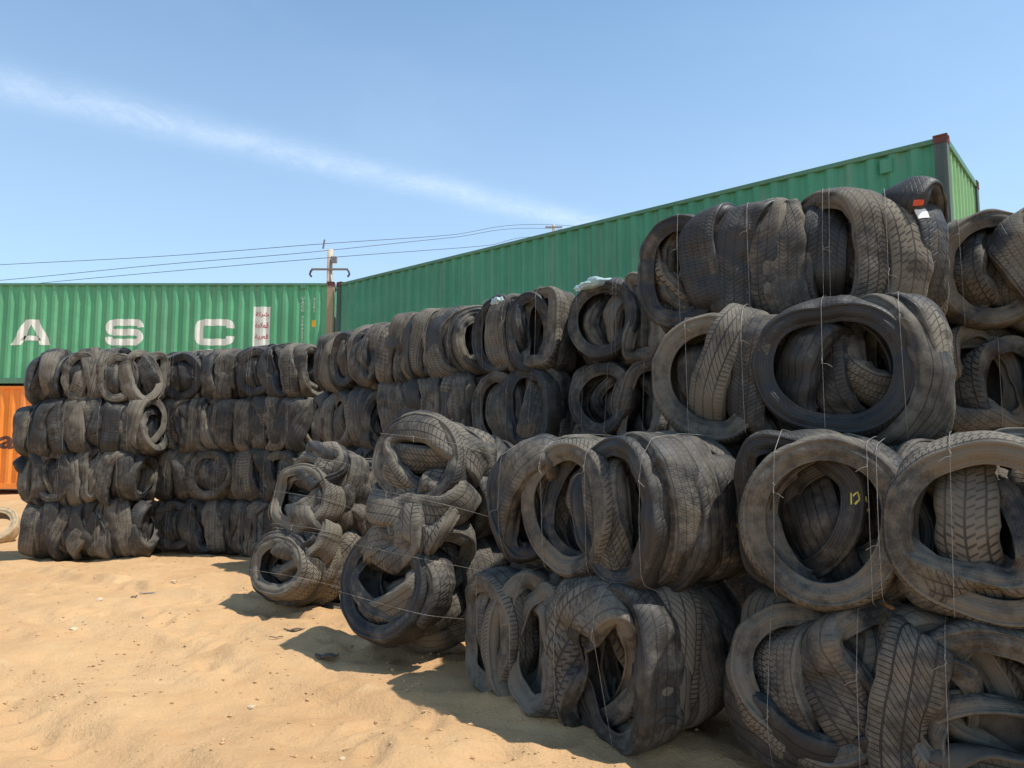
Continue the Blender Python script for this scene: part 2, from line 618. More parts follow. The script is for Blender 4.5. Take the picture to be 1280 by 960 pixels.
def skin(X, hi, rs=None):
    """X (NS,NC,3) cage -> verts, quads, uvs of a tyre with thickness"""
    NF = 132 if hi else 72
    S = S_HI if hi else S_LO
    tt = np.arange(NF) * NS / NF
    A = catmull(X, tt, True, NS)                                    # (NF, NC, 3)
    A = A.transpose(1, 0, 2)
    allS = np.concatenate([S, S_IN])
    B = cross_curve(A, allS)      # (ns, NF, 3)
    eps = 0.04
    Bm = cross_curve(A, np.clip(allS - eps, 0, 4))
    Bp = cross_curve(A, np.clip(allS + eps, 0, 4))
    du = np.roll(B, -1, axis=1) - np.roll(B, 1, axis=1)
    dv = Bp - Bm
    N = np.cross(du, dv)
    ln = np.linalg.norm(N, axis=-1, keepdims=True)
    N = N / np.maximum(ln, 1e-9)
    k = len(S)
    offo = prof_off(S)[:, None, None]
    offi = -0.005 * np.ones((len(S_IN), 1, 1))
    off = np.concatenate([offo, offi]) * np.ones((1, NF, 1))
    if rs is not None:
        # kinks and wrinkles pressed into the casing: they move the whole wall, inside and out
        uu = np.arange(NF)[None, :] / NF * 1.95
        sv = (allS[:, None] - 2) * 0.10
        wr = np.zeros((len(allS), NF))
        for _ in range(rs.randint(5, 10)):
            u0, k_, a_w = rs.uniform(0, 1.95), rs.uniform(-1.3, 1.3), rs.uniform(0.004, 0.016)
            lam = rs.uniform(0.018, 0.05)
            d_ = np.abs((uu - u0 + k_ * sv + 0.975) % 1.95 - 0.975)
            ext = np.exp(-((sv - rs.uniform(-.15, .15)) / rs.uniform(0.06, 0.2)) ** 2)
            wr += (1 if rs.rand() < 0.35 else -1) * a_w * np.exp(-d_ / lam) * ext
        for q in range(5):
            fu = rs.randint(3, 14)
            wr += 0.0017 * np.sin(2 * np.pi * fu * uu / 1.95 + rs.uniform(0, 6.28) + sv * rs.uniform(-30, 30))
        off = off + wr[..., None]
    W = B + N * off * SIGN
    ns = len(allS)
    idx = np.arange(ns * NF).reshape(ns, NF)
    a = idx
    b = np.roll(idx, -1, axis=1)
    c = np.roll(b, -1, axis=0)
    d = np.roll(a, -1, axis=0)
    quads = np.stack([a, d, c, b], -1).reshape(-1, 4)
    # uv per loop
    us = np.arange(NF + 1) * (1.95 / NF)
    half_w = 0.105
    v_o = (S - 2) * half_w * 0.87
    v_i = (S_IN - 2) * half_w * 0.87 + 10
    vv = np.concatenate([v_o, v_i])
    vn = np.roll(vv, -1)
    vn[k - 1] = v_o[-1]
    vn[-1] = v_i[-1]
    ua = np.broadcast_to(us[:-1], (ns, NF))
    ub = np.broadcast_to(us[1:], (ns, NF))
    va = np.broadcast_to(vv[:, None], (ns, NF))
    vb = np.broadcast_to(vn[:, None], (ns, NF))
    uvs = np.stack([np.stack([ua, va], -1), np.stack([ua, vb], -1), np.stack([ub, vb], -1), np.stack([ub, va], -1)], 2).reshape(-1, 2)
    return W.reshape(-1, 3), quads, uvs


SIGN = -1.0


def np_mesh(name, V, Q, UV, material):
    me = bpy.data.meshes.new(name)
    me.vertices.add(len(V))
    me.vertices.foreach_set('co', V.astype(np.float32).ravel())
    me.loops.add(Q.size)
    me.loops.foreach_set('vertex_index', Q.astype(np.int32).ravel())
    me.polygons.add(len(Q))
    me.polygons.foreach_set('loop_start', np.arange(0, Q.size, 4, dtype=np.int32))
    me.polygons.foreach_set('use_smooth', np.ones(len(Q), bool))
    uvl = me.uv_layers.new(name='UVMap')
    uvl.data.foreach_set('uv', UV.astype(np.float32).ravel())
    me.materials.append(material)
    me.update(calc_edges=True)
    return me


def hull2(pts):
    pts = sorted(set(map(tuple, np.round(pts, 4))))
    if len(pts) < 3:
        return pts

    def half(ps):
        h = []
        for p in ps:
            while len(h) >= 2 and (h[-1][0] - h[-2][0]) * (p[1] - h[-2][1]) - (h[-1][1] - h[-2][1]) * (p[0] - h[-2][0]) <= 0:
                h.pop()
            h.append(p)
        return h
    lo = half(pts)
    up = half(pts[::-1])
    return lo[:-1] + up[:-1]


def filler_deep(rs, n, L, D, az_mean, az_sd, dense=False):
    """tyres facing the front, packed one behind another in two or three columns"""
    out = []
    cols = 3 if n >= 24 else 2
    rows = int(math.ceil(n / cols))
    for i in range(n):
        c_, r_ = i % cols, i // cols
        x = ((c_ + 0.5) / cols - 0.5) * L * 0.86 + (-0.10, 0.10)[r_ % 2] + rs.uniform(-0.09, 0.09)
        y = ((-0.42 if dense else -0.30) + (0.86 if dense else 0.78) * (r_ + 0.5) / rows) * D
        az = rs.normal(az_mean, az_sd) + (rs.choice([60, -60]) if rs.rand() < 0.2 else 0)
        out.append((x, y, rs.uniform(-0.06, 0.06), az, rs.normal(0, 20), rs.uniform(0.32, 0.39) if dense else rs.uniform(0.30, 0.36), rs.uniform(0.18, 0.23), False, (1.0, 0.95)))
    return out


def filler(rs, n, L, D, H, az_mean, az_sd, heroes):
    """ordinary tyres of a bale, standing side by side along its length"""
    out = []
    for i in range(n):
        x = (-0.5 + (i + 0.5) / n) * L * 0.86 + rs.uniform(-0.04, 0.04)
        y = (-0.20, 0.24)[i % 2] * D + rs.uniform(-0.08, 0.08)
        if heroes:
            y = (-0.12, 0.30)[i % 2] * D + rs.uniform(-0.08, 0.08)
        az = rs.normal(az_mean, az_sd) + rs.choice([0, 180])
        Rt = rs.uniform(0.31, 0.385)
        out.append((x, y, rs.uniform(-0.08, 0.08), az, rs.normal(0, 20), Rt, rs.uniform(0.18, 0.235), False, (1.0, 0.92)))
    return out


class Bale:
    pass


def make_proto(seed, L, D, H, nfill, heroes=(), az_mean=85, az_sd=22, wires=None, hi=True, r_wire=0.0012, iters=170, d_c=0.072, deep=False, dusty=False, dense=False):
    d_c *= 0.93
    az_sd *= 1.3
    rs = np.random.RandomState(seed)
    if wires is None:
        k = 4 if L > 1.2 else 3
        wires = [(-0.5 + (i + 0.7) / (k + 0.4)) * L + rs.uniform(-0.04, 0.04) for i in range(k)]
    specs = [tuple(h) for h in heroes] + (filler_deep(rs, int(nfill * 1.7), L, D, az_mean, az_sd, dense) if deep else [])
    specs += [] if deep else filler(rs, int(nfill * 1.45), L, D, H, az_mean, az_sd, len(heroes) > 0)
    X = simulate(seed, L, D, H, specs, wires, iters=iters, d_c=d_c)
    b = Bale()
    b.L, b.D, b.H = L, D, H
    b.tyres, b.wires = [], []
    allV = []
    for i in range(len(specs)):
        V, Q, UV = skin(X[i], hi, rs)
        allV.append(V)
        m = (RUB_DUSTY if dusty else RUB)[int(rs.randint(0, 6))]
        b.tyres.append(np_mesh('tyre', V, Q, UV, m))
    AV = np.concatenate(allV)
    b.lo, b.hi = AV.min(0), AV.max(0)
    for xw in wires:
        sk = rs.uniform(-0.03, 0.03)
        for rep in range(1 + (rs.rand() < 0.25)):
            xx = xw + rep * 0.035
            sel = np.abs(AV[:, 0] - xx - sk * AV[:, 2]) < 0.03
            if sel.sum() < 10:
                continue
            h = hull2(AV[sel][:, 1:])
            pts = []
            for y, z in h:
                g = math.hypot(y, z)
                s = 1 + 0.004 / g
                pts.append((xx + sk * z, y * s, z * s))
            mb = MB()
            mb.tube(pts, r_wire, 5, closed=True)
            # the twisted knot with its loose tail, on the front
            kf = min(range(len(pts)), key=lambda q: pts[q][1] + 0.4 * abs(pts[q][2] - rs.uniform(-.1, .3)))
            kp = Vector(pts[kf])
            tail = [kp + Vector((rs.uniform(-.004, .004) + .003 * math.sin(q * 2.1), -.004 - .0015 * q, -.007 * q + .003 * math.cos(q * 2.1))) for q in range(7)]
            mb.tube(tail, r_wire * 1.5, 5)
            side_ = rs.choice([-1, 1])
            mb.tube([tail[-1], tail[-1] + Vector((side_ * .02, -.012, -.004)), tail[-1] + Vector((side_ * .045, -.015, -.022))], r_wire, 5)
            me = bpy.data.meshes.new('wire')
            me.from_pydata(mb.v, [], mb.f)
            me.materials.append(M_WIRE)
            me.update()
            b.wires.append(me)
    return b


FLIPS = {0: Matrix.Identity(4), 1: Matrix.Rotation(math.pi, 4, 'Z'), 2: Matrix.Rotation(math.pi, 4, 'X'), 3: Matrix.Rotation(math.pi, 4, 'Y')}


def place(b, base, yaw, label, flip=0, scale=(1, 1, 1), rot=None, group='bales of crushed tyres'):
    """base: point under the middle of the bale"""
    e = empty('tyre_bale', base)
    e.rotation_euler = rot if rot is not None else (0, 0, yaw)
    e.scale = scale
    tag(e, label, 'tyre bale', group)
    zo = -b.lo[2] if flip in (0, 1) else b.hi[2]
    if rot is not None:
        zo = 0
    Mx = Matrix.Translation((0, 0, zo)) @ FLIPS[flip]
    for me in b.tyres:
        o = link_mesh('tyre', me, e)
        o.matrix_local = Mx
    for me in b.wires:
        o = link_mesh('wire', me, e)
        o.matrix_local = Mx
    return e


def front(b, xl, yl, xr, yr, layer, label, flip=0, dz=0.0, sc=None, pitch=0.70):
    """place a bale by the plan position of the two ends of its front face"""
    dx, dy = xr - xl, yr - yl
    ln = math.hypot(dx, dy)
    yaw = math.atan2(dy, dx)
    sx = ln / b.L if sc is None else sc
    nx, ny = -math.sin(yaw), math.cos(yaw)         # away from the viewer
    cx, cy = (xl + xr) / 2 + nx * b.D / 2, (yl + yr) / 2 + ny * b.D / 2
    return place(b, (cx, cy, layer * pitch - (0.045 if layer == 0 else 0.02) + dz), yaw, label, flip, (sx, 1, 1))

#@@SCENE@@
# ------------------------------------------------------------------ ground
def axis(lo, hi, step, far, grow=1.12):
    a = list(np.arange(lo, hi + 1e-6, step))
    s, x = step, a[-1]
    while x < far:
        s *= grow
        x += s
        a.append(x)
    s, x = step, lo
    pre = []
    while x > -far:
        s *= grow
        x -= s
        pre.append(x)
    return np.array(pre[::-1] + a)


def vnoise(x, y, seed):
    """smooth value noise, vectorised"""
    xi, yi = np.floor(x).astype(np.int64), np.floor(y).astype(np.int64)
    xf, yf = x - xi, y - yi
    xf, yf = xf * xf * (3 - 2 * xf), yf * yf * (3 - 2 * yf)

    def h(a, b):
        n = (a * 374761393 + b * 668265263 + seed * 974634777) & 0x7fffffff
        n = ((n ^ (n >> 13)) * 1274126177) & 0x7fffffff
        return ((n ^ (n >> 16)) & 0xffff) / 65535.0
    return (h(xi, yi) * (1 - xf) + h(xi + 1, yi) * xf) * (1 - yf) + (h(xi, yi + 1) * (1 - xf) + h(xi + 1, yi + 1) * xf) * yf


def sstep(x, a, b):
    t = np.clip((x - a) / (b - a), 0, 1)
    return t * t * (3 - 2 * t)


def ground_z(x, y):
    near = np.exp(-(np.maximum(0, np.hypot(x + 1, y - 5) - 14) / 12) ** 2)
    z = (vnoise(x * 0.7, y * 0.7, 1) - 0.5) * 0.10
    z += (vnoise(x * 2.3 + 9, y * 2.3, 2) - 0.5) * 0.06
    z += (vnoise(x * 6 + y * 2, y * 5, 3) - 0.5) * 0.034
    z += (vnoise(x * 15, y * 15, 4) - 0.5) * 0.015
    z += (vnoise(x * 38, y * 38, 8) - 0.5) * 0.004
    # shallow wheel ruts running towards the bales
    d = (x * 0.55 + y * 0.83)
    w = (vnoise(x * 0.8, y * 0.8, 6) - 0.5) * 0.5
    for c0 in (2.15, 3.2, 4.4):
        z -= 0.034 * np.exp(-((d + w - c0) / 0.13) ** 2) * (x < 1.2)
        z += 0.024 * np.exp(-((d + w - c0 - 0.25) / 0.1) ** 2) * (x < 1.2)
    # scattered footprints
    rs = np.random.RandomState(5)
    for _ in range(170):
        fx, fy = rs.uniform(-5.0, 1.0), rs.uniform(1.6, 9.0)
        a = rs.uniform(0, np.pi)
        u = (x - fx) * np.cos(a) + (y - fy) * np.sin(a)
        v = -(x - fx) * np.sin(a) + (y - fy) * np.cos(a)
        r2 = (u / 0.13) ** 2 + (v / 0.06) ** 2
        z += -0.030 * np.exp(-r2) + 0.016 * np.exp(-((np.sqrt(r2) - 1.6) / 0.5) ** 2)
    z = z * near - 0.005
    # the yard climbs a little towards the containers
    z += 0.42 * sstep(y + 0.25 * x, 9.4, 14.0)
    return z


gx = axis(-6.5, 3.0, 0.032, 1500)
gy = axis(1.5, 10.5, 0.032, 1500)
GX, GY = np.meshgrid(gx, gy)
GZ = ground_z(GX, GY)
nx_, ny_ = len(gx), len(gy)
Vg = np.stack([GX, GY, GZ], -1).reshape(-1, 3)
ig = np.arange(nx_ * ny_).reshape(ny_, nx_)
Qg = np.stack([ig[:-1, :-1], ig[:-1, 1:], ig[1:, 1:], ig[1:, :-1]], -1).reshape(-1, 4)
m_sand, nt, b = mat('sand')
tcd = nt.n('ShaderNodeTexCoord')
ob = tcd.outputs['Object']
n1 = nt.noise(ob, 0.5, 4, 0.6)
n2 = nt.noise(ob, 3.2, 6, 0.65)
n3 = nt.noise(ob, 45, 5, 0.7)
n4 = nt.noise(ob, 220, 2, 0.6)
c = nt.mix(nt.ramp(n1, 0.35, 0.65), C4(0.51, 0.310, 0.153), C4(0.58, 0.372, 0.192))
c = nt.mix(nt.ramp(n2, 0.50, 0.74, 0.0, 0.50), c, C4(0.50, 0.285, 0.130))
c = nt.mix(nt.ramp(n2, 0.44, 0.26, 0.0, 0.55), c, C4(0.64, 0.455, 0.25))
c = nt.mix(nt.ramp(n3, 0.58, 0.76, 0.0, 0.38), c, C4(0.35, 0.22, 0.12))
c = nt.mix(nt.ramp(n4, 0.62, 0.80, 0.0, 0.5), c, C4(0.27, 0.19, 0.12))
nt.l(c, b.inputs['Base Color'])
b.inputs['Roughness'].default_value = 0.95
b.inputs['Specular IOR Level'].default_value = 0.15
h = nt.m('ADD', nt.m('MULTIPLY', n3, 0.6), nt.m('ADD', nt.m('MULTIPLY', n2, 1.8), nt.m('MULTIPLY', n4, 0.16)))
bp = nt.n('ShaderNodeBump')
bp.inputs['Distance'].default_value = 0.03
bp.inputs['Strength'].default_value = 0.8
nt.l(h, bp.inputs['Height'])
nt.l(bp.outputs[0], b.inputs['Normal'])
me = bpy.data.meshes.new('sand_ground')
me.vertices.add(len(Vg))
me.vertices.foreach_set('co', Vg.astype(np.float32).ravel())
me.loops.add(Qg.size)
me.loops.foreach_set('vertex_index', Qg.astype(np.int32).ravel())
me.polygons.add(len(Qg))
me.polygons.foreach_set('loop_start', np.arange(0, Qg.size, 4, dtype=np.int32))
me.polygons.foreach_set('use_smooth', np.ones(len(Qg), bool))
me.materials.append(m_sand)
me.update(calc_edges=True)
ground = link_mesh('sand_ground', me)
tag(ground, kind='structure')


def gz(x, y):
    return float(ground_z(np.array([x], float), np.array([y], float))[0])


# ------------------------------------------------------------------ shipping containers
def paint(name, col, rust=0.35, rough=0.5):
    m, nt, b = mat(name)
    tcd = nt.n('ShaderNodeTexCoord')
    ob = tcd.outputs['Object']
    n1 = nt.noise(ob, 0.7, 4, 0.6)
    # streaks that ran down the panels
    st = nt.noise(nt.vm('MULTIPLY', ob, (7.0, 7.0, 0.5)), 1.0, 5, 0.65)
    n2 = nt.noise(ob, 9, 6, 0.7)
    n3 = nt.noise(nt.vm('MULTIPLY', ob, (3.0, 3.0, 1.4)), 1.0, 7, 0.75)
    c = nt.mix(nt.ramp(n1, 0.3, 0.7), C4(*[k * 0.90 for k in col]), C4(*[min(1, k * 1.12 + 0.008) for k in col]))
    c = nt.mix(nt.ramp(st, 0.45, 0.75, 0.0, 0.25), c, C4(0.30, 0.30, 0.24))
    c = nt.mix(nt.ramp(n2, 0.60, 0.75, 0.0, 0.22), c, C4(0.36, 0.34, 0.28))
    c = nt.mix(nt.ramp(n3, 0.64, 0.70, 0.0, rust), c, C4(0.16, 0.065, 0.03))
    nt.l(c, b.inputs['Base Color'])
    nt.l(nt.ramp(n2, 0.3, 0.7, rough - 0.08, rough + 0.15), b.inputs['Roughness'])
    bp = nt.n('ShaderNodeBump')
    bp.inputs['Distance'].default_value = 0.01
    bp.inputs['Strength'].default_value = 0.5
    nt.l(nt.m('ADD', nt.m('MULTIPLY', n2, 0.5), nt.m('MULTIPLY', nt.noise(ob, 1.3, 3), 5.0)), bp.inputs['Height'])
    nt.l(bp.outputs[0], b.inputs['Normal'])
    return m


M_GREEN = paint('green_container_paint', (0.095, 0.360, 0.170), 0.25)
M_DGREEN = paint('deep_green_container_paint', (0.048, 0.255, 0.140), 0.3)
M_SUNLIT_END = paint('green_paint_with_sunlight', (0.17, 0.36, 0.12), 0.15)  # sunlight on the end panel, put into the colour as a paler green
M_GRAIL = paint('faded_green_rail_paint', (0.07, 0.20, 0.11), 0.6)
M_ORANGE = paint('orange_container_paint', (0.85, 0.25, 0.02), 0.08)
M_RUST = paint('rusty_post_paint', (0.32, 0.24, 0.15), 0.6, 0.75)
M_RUST2 = paint('rusty_red_steel', (0.15, 0.055, 0.045), 0.6, 0.75)
M_GREYPOST = paint('weathered_grey_green_post', (0.055, 0.085, 0.075), 0.85, 0.7)
M_WHITE = simple('aged_white_paint', (0.74, 0.74, 0.64), 0.6, 0, 0.10, 4)
M_BLACK = simple('dark_vent_steel', (0.03, 0.03, 0.03), 0.6)
M_RED = simple('red_sign_paint', (0.45, 0.035, 0.04), 0.6, 0, 0.1, 5)
M_YELLOW = simple('yellow_sticker', (0.85, 0.48, 0.02), 0.5, 0, 0.05, 5)
M_NAVY = simple('dark_lettering_paint', (0.10, 0.035, 0.02), 0.6, 0, 0.1, 6)

PITCHC, DEPTHC = 0.278, 0.046


def corr_breaks(x0, x1):
    """corner points of a trapezoid corrugation: (x, inward offset)"""
    n = int(round((x1 - x0) / PITCHC))
    p = (x1 - x0) / n
    pts = []
    for i in range(n):
        a = x0 + i * p
        pts += [(a, 0.0), (a + p * 0.26, 0.0), (a + p * 0.50, DEPTHC), (a + p * 0.76, DEPTHC)]
    pts.append((x1, 0.0))
    return pts


def corr_panel(name, x0, x1, z0, z1, ydir, y, material, parent, axis_='x', xo=0.0):
    pts = corr_breaks(x0, x1)
    V, F = [], []
    for k, (x, d) in enumerate(pts):
        for dd in (0.0, -0.002):
            yy = y - ydir * d + ydir * dd
            for z in (z0, z1):
                V.append((x, yy, z) if axis_ == 'x' else (xo + yy, x, z))
    for k in range(len(pts) - 1):
        b_ = 4 * k
        F.append([b_, b_ + 4, b_ + 5, b_ + 1])
        F.append([b_ + 2, b_ + 3, b_ + 7, b_ + 6])
    return mesh_from(name, V, F, material, parent)


def container(name, loc, rz, L, H, body, rail, post, cast, label, W=2.438):
    """local frame: x along the length from 0 to L, y from 0 (facing the camera) to W, z up"""
    e = empty(name, loc, rz)
    pw = 0.16
    corr_panel('side_panel', pw, L - pw, 0.16, H - 0.10, -1, 0.022, body, e)
    corr_panel('side_panel', pw, L - pw, 0.16, H - 0.10, 1, W - 0.022, body, e)
    corr_panel('end_panel', pw, W - pw, 0.16, H - 0.10, 1, -0.03, M_SUNLIT_END if body is M_DGREEN else body, e, 'y', L)
    for x in (0.0, L - pw):
        for y in (0.0, W - pw):
            mb = MB()
            mb.box(x, x + pw, y, y + pw, 0.118, H - 0.118, 0.006)
            mb.build('corner_post', post, e)
            for z in (0.0, H - 0.118):
                bm = bmesh.new()
                bmesh.ops.create_cube(bm, size=1)
                for v in bm.verts:
                    v.co = Vector((x + pw / 2 + v.co.x * (pw + 0.012), y + pw / 2 + v.co.y * (pw + 0.012), z + 0.059 + v.co.z * 0.118))
                fs = [f for f in bm.faces if abs(f.normal.z) < 0.5]
                r_ = bmesh.ops.inset_individual(bm, faces=fs, thickness=0.034)
                for f in fs:
                    c0 = f.calc_center_median()
                    for v in f.verts:
                        v.co -= f.normal * 0.03
                me_ = bpy.data.meshes.new('corner_casting')
                bm.to_mesh(me_)
                bm.free()
                me_.materials.append(cast)
                link_mesh('corner_casting', me_, e)
    for y in (0.0, W):
        s = 1 if y == 0 else -1
        mb = MB()
        mb.box(pw, L - pw, min(y + s * 0.004, y + s * 0.064), max(y + s * 0.004, y + s * 0.064), H - 0.10, H - 0.035, 0.004)
        mb.build('top_rail', rail, e)
        mb = MB()
        mb.box(pw, L - pw, min(y + s * 0.004, y + s * 0.08), max(y + s * 0.004, y + s * 0.08), 0.02, 0.16, 0.004)
        mb.build('bottom_rail', rail, e)
    for x in (0.004, L - 0.064):
        mb = MB()
        mb.box(x, x + 0.06, pw, W - pw, H - 0.11, H - 0.02, 0.004)
        mb.build('end_rail', rail, e)
        mb = MB()
        mb.box(x, x + 0.06, pw, W - pw, 0.02, 0.16, 0.004)
        mb.build('end_rail', rail, e)
    # roof: shallow corrugated sheet
    n = int((L - 0.2) / 0.21)
    V, F = [], []
    for i in range(n * 2 + 1):
        x = 0.1 + (L - 0.2) * i / (n * 2)
        z = H - 0.045 + (0.018 if i % 2 else 0.0)
        V += [(x, 0.064, H - 0.05), (x, 0.12, z), (x, W - 0.12, z), (x, W - 0.064, H - 0.05)]
    for i in range(n * 2):
        b_ = 4 * i
        for k in range(3):
            F.append([b_ + k, b_ + 4 + k, b_ + 5 + k, b_ + k + 1])
    mesh_from('roof', V, F, body, e)
    mb = MB()
    mb.box(0.1, L - 0.1, 0.08, W - 0.08, 0.10, 0.14)
    mb.build('floor_panel', rail, e)
    # doors on the far end
    for k in range(2):
        y0 = pw + k * (W - 2 * pw) / 2
        y1 = y0 + (W - 2 * pw) / 2 - 0.01
        mb = MB()
        mb.box(0.02, 0.06, y0, y1, 0.16, H - 0.115, 0.004)
        d = mb.build('door', body, e)
        for q in (0.25, 0.75):
            mb = MB()
            yy = y0 + (y1 - y0) * q
            mb.tube([(-0.012, yy, 0.10), (-0.012, yy, H - 0.09)], 0.014, 8)
            mb.box(-0.02, 0.02, yy - 0.01, yy + 0.22, 1.0, 1.03)
            mb.build('lock_bar', M_GRAIL, d)
    tag(e, label, 'shipping container')
    return e


def mark_on_side(name, verts, faces, material, parent, pw=0.16, L=12.0, lift=0.003):
    """verts (x, z) of a painted mark; follows the corrugation of the front side panel"""
    bm = bmesh.new()
    vs = [bm.verts.new((x, 0, z)) for x, z in verts]
    for f in faces:
        try:
            bm.faces.new([vs[i] for i in f])
        except ValueError:
            pass
    br = corr_breaks(pw, L - pw)
    xs = [v.co.x for v in bm.verts]
    lo_, hi_ = min(xs), max(xs)
    for x, d in br:
        if lo_ < x < hi_:
            bmesh.ops.bisect_plane(bm, geom=bm.verts[:] + bm.edges[:] + bm.faces[:], plane_co=(x, 0, 0), plane_no=(1, 0, 0))
    bx = np.array([p[0] for p in br])
    bd = np.array([p[1] for p in br])
    for v in bm.verts:
        v.co.y = 0.022 + float(np.interp(v.co.x, bx, bd)) - lift
    me_ = bpy.data.meshes.new(name)
    bm.to_mesh(me_)
    bm.free()
    me_.materials.append(material)
    return link_mesh(name, me_, parent)


def text_shape(body, size, bold=0.0, space=1.0):
    cu = bpy.data.curves.new('lettering', 'FONT')
    cu.body = body
    cu.size = size
    cu.offset = bold
    cu.space_character = space
    cu.align_x = 'CENTER'
    cu.align_y = 'CENTER'
    cu.resolution_u = 3
    o = bpy.data.objects.new('lettering', cu)
    COL.objects.link(o)
    dg = bpy.context.evaluated_depsgraph_get()
    me_ = bpy.data.meshes.new_from_object(o.evaluated_get(dg))
    vs = [(v.co.x, v.co.y) for v in me_.vertices]
    fs = [list(p.vertices) for p in me_.polygons]
    bpy.data.objects.remove(o)
    bpy.data.curves.remove(cu)
    bpy.data.meshes.remove(me_)
    return vs, fs


def ribbon(path, w):
    """closed-ended broad stroke along a 2D path"""
    V, F = [], []
    m = len(path)
    for i in range(m):
        a = np.array(path[max(i - 1, 0)], float)
        b_ = np.array(path[min(i + 1, m - 1)], float)
        t = (b_ - a) / np.linalg.norm(b_ - a)
        nrm = np.array([-t[1], t[0]])
        ww = w[i] if hasattr(w, '__len__') else w
        p = np.array(path[i], float)
        V += [tuple(p + nrm * ww / 2), tuple(p - nrm * ww / 2)]
    for i in range(m - 1):
        F.append([2 * i, 2 * i + 1, 2 * i + 3, 2 * i + 2])
    return V, F


def arc(cx, cy, rx, ry, a0, a1, n=8):
    return [(cx + rx * math.cos(R(a0 + (a1 - a0) * i / n)), cy + ry * math.sin(R(a0 + (a1 - a0) * i / n))) for i in range(n + 1)]


YC = 18.4                                                    # plan depth of the containers' long wall
pA = P(417, 352, YC)
pB = P(417, 481, YC)
HC = 2.59
LC = 12.19
zc = pA.z - HC
left_c = container('green_shipping_container', (pA.x - LC, YC, zc), 0.0, LC, HC, M_GREEN, M_GRAIL, M_RUST, M_RUST2,
                   'pale sunlit green shipping container with big white letters, stacked on the orange one')
tag(left_c, group='green shipping containers')
org = container('orange_shipping_container', (pA.x - LC - 0.1, YC + 0.02, zc - HC - 0.012), 0.0, LC, HC, M_ORANGE, M_ORANGE, M_ORANGE, M_RUST2,
                'bright orange shipping container underneath the green lettered one')


def loc_x(px):
    return P(px, 430, YC).x - (pA.x - LC)


def loc_z(py, px=200):
    return P(px, py, YC).z - zc


# the letters A, S, C
wl, hl = 0.98, loc_z(399) - loc_z(431)
cxA, cxS, cxC = loc_x(37), loc_x(154), loc_x(267)
z0 = loc_z(431)
t = 0.20
V, F = [], []
b0 = 0


def addp(pts):
    global b0
    base = len(V)
    V.extend(pts)
    F.append([base + i for i in range(len(pts))])


W2 = wl / 2 + 0.02
for s in (-1, 1):
    addp([(cxA + s * W2, z0), (cxA + s * (W2 - 0.27), z0), (cxA, z0 + hl * 0.80), (cxA, z0 + hl), (cxA + s * 0.17, z0 + hl)])
addp([(cxA - 0.27, z0 + 0.115), (cxA + 0.27, z0 + 0.115), (cxA + 0.18, z0 + 0.235), (cxA - 0.18, z0 + 0.235)])
mark_on_side('letter', V, F, M_WHITE, left_c, L=LC, lift=0.004)
hw = wl / 2 - 0.10
hh = hl / 2 - 0.075
zc_ = z0 + hl / 2
r1 = 0.13
# C
path = [(cxC + hw + 0.08, zc_ + hh * 0.45), (cxC + hw + 0.02, zc_ + hh * 0.62)]
path = [(cxC + hw, zc_ + 0.10)] + arc(cxC + hw - r1, zc_ + hh - r1, r1, r1, 0, 90, 5) + arc(cxC - hw + r1, zc_ + hh - r1, r1, r1, 90, 180, 5) + \
    arc(cxC - hw + r1, zc_ - hh + r1, r1, r1, 180, 270, 5) + arc(cxC + hw - r1, zc_ - hh + r1, r1, r1, 270, 360, 5) + [(cxC + hw, zc_ - 0.10)]
wd = [0.20 if abs(p[0] - cxC) > hw - 0.07 else 0.17 for p in path]
V, F = ribbon(path, wd)
mark_on_side('letter', V, F, M_WHITE, left_c, L=LC)
# S
q = hh / 2
rs_ = q
path = [(cxS + hw, zc_ + hh - 0.13)] + arc(cxS + hw - 0.11, zc_ + hh - 0.11, 0.11, 0.11, 20, 90, 4) + arc(cxS - hw + rs_, zc_ + q, rs_, q, 90, 270, 9) + \
    arc(cxS + hw - rs_, zc_ - q, rs_, q, 90, -90, 9) + arc(cxS - hw + 0.11, zc_ - hh + 0.11, 0.11, 0.11, 270, 200, 4) + [(cxS - hw, zc_ - hh + 0.13)]
V, F = ribbon(path, 0.17)
mark_on_side('letter', V, F, M_WHITE, left_c, L=LC)
# low white scuffs just above the bales
for px, py, w_, h_ in ((117, 441, 0.11, 0.07), (121.5, 439, 0.035, 0.14), (262, 438, 0.12, 0.08)):
    x_, z_ = loc_x(px), loc_z(py)
    V = [(x_ - w_ / 2, z_ - h_ / 2), (x_ + w_ / 2, z_ - h_ / 2), (x_ + w_ / 2, z_ + h_ / 2), (x_ - w_ / 2, z_ + h_ / 2)]
    mark_on_side('white_marking', V, [[0, 1, 2, 3]], M_WHITE, left_c, L=LC, lift=0.005)
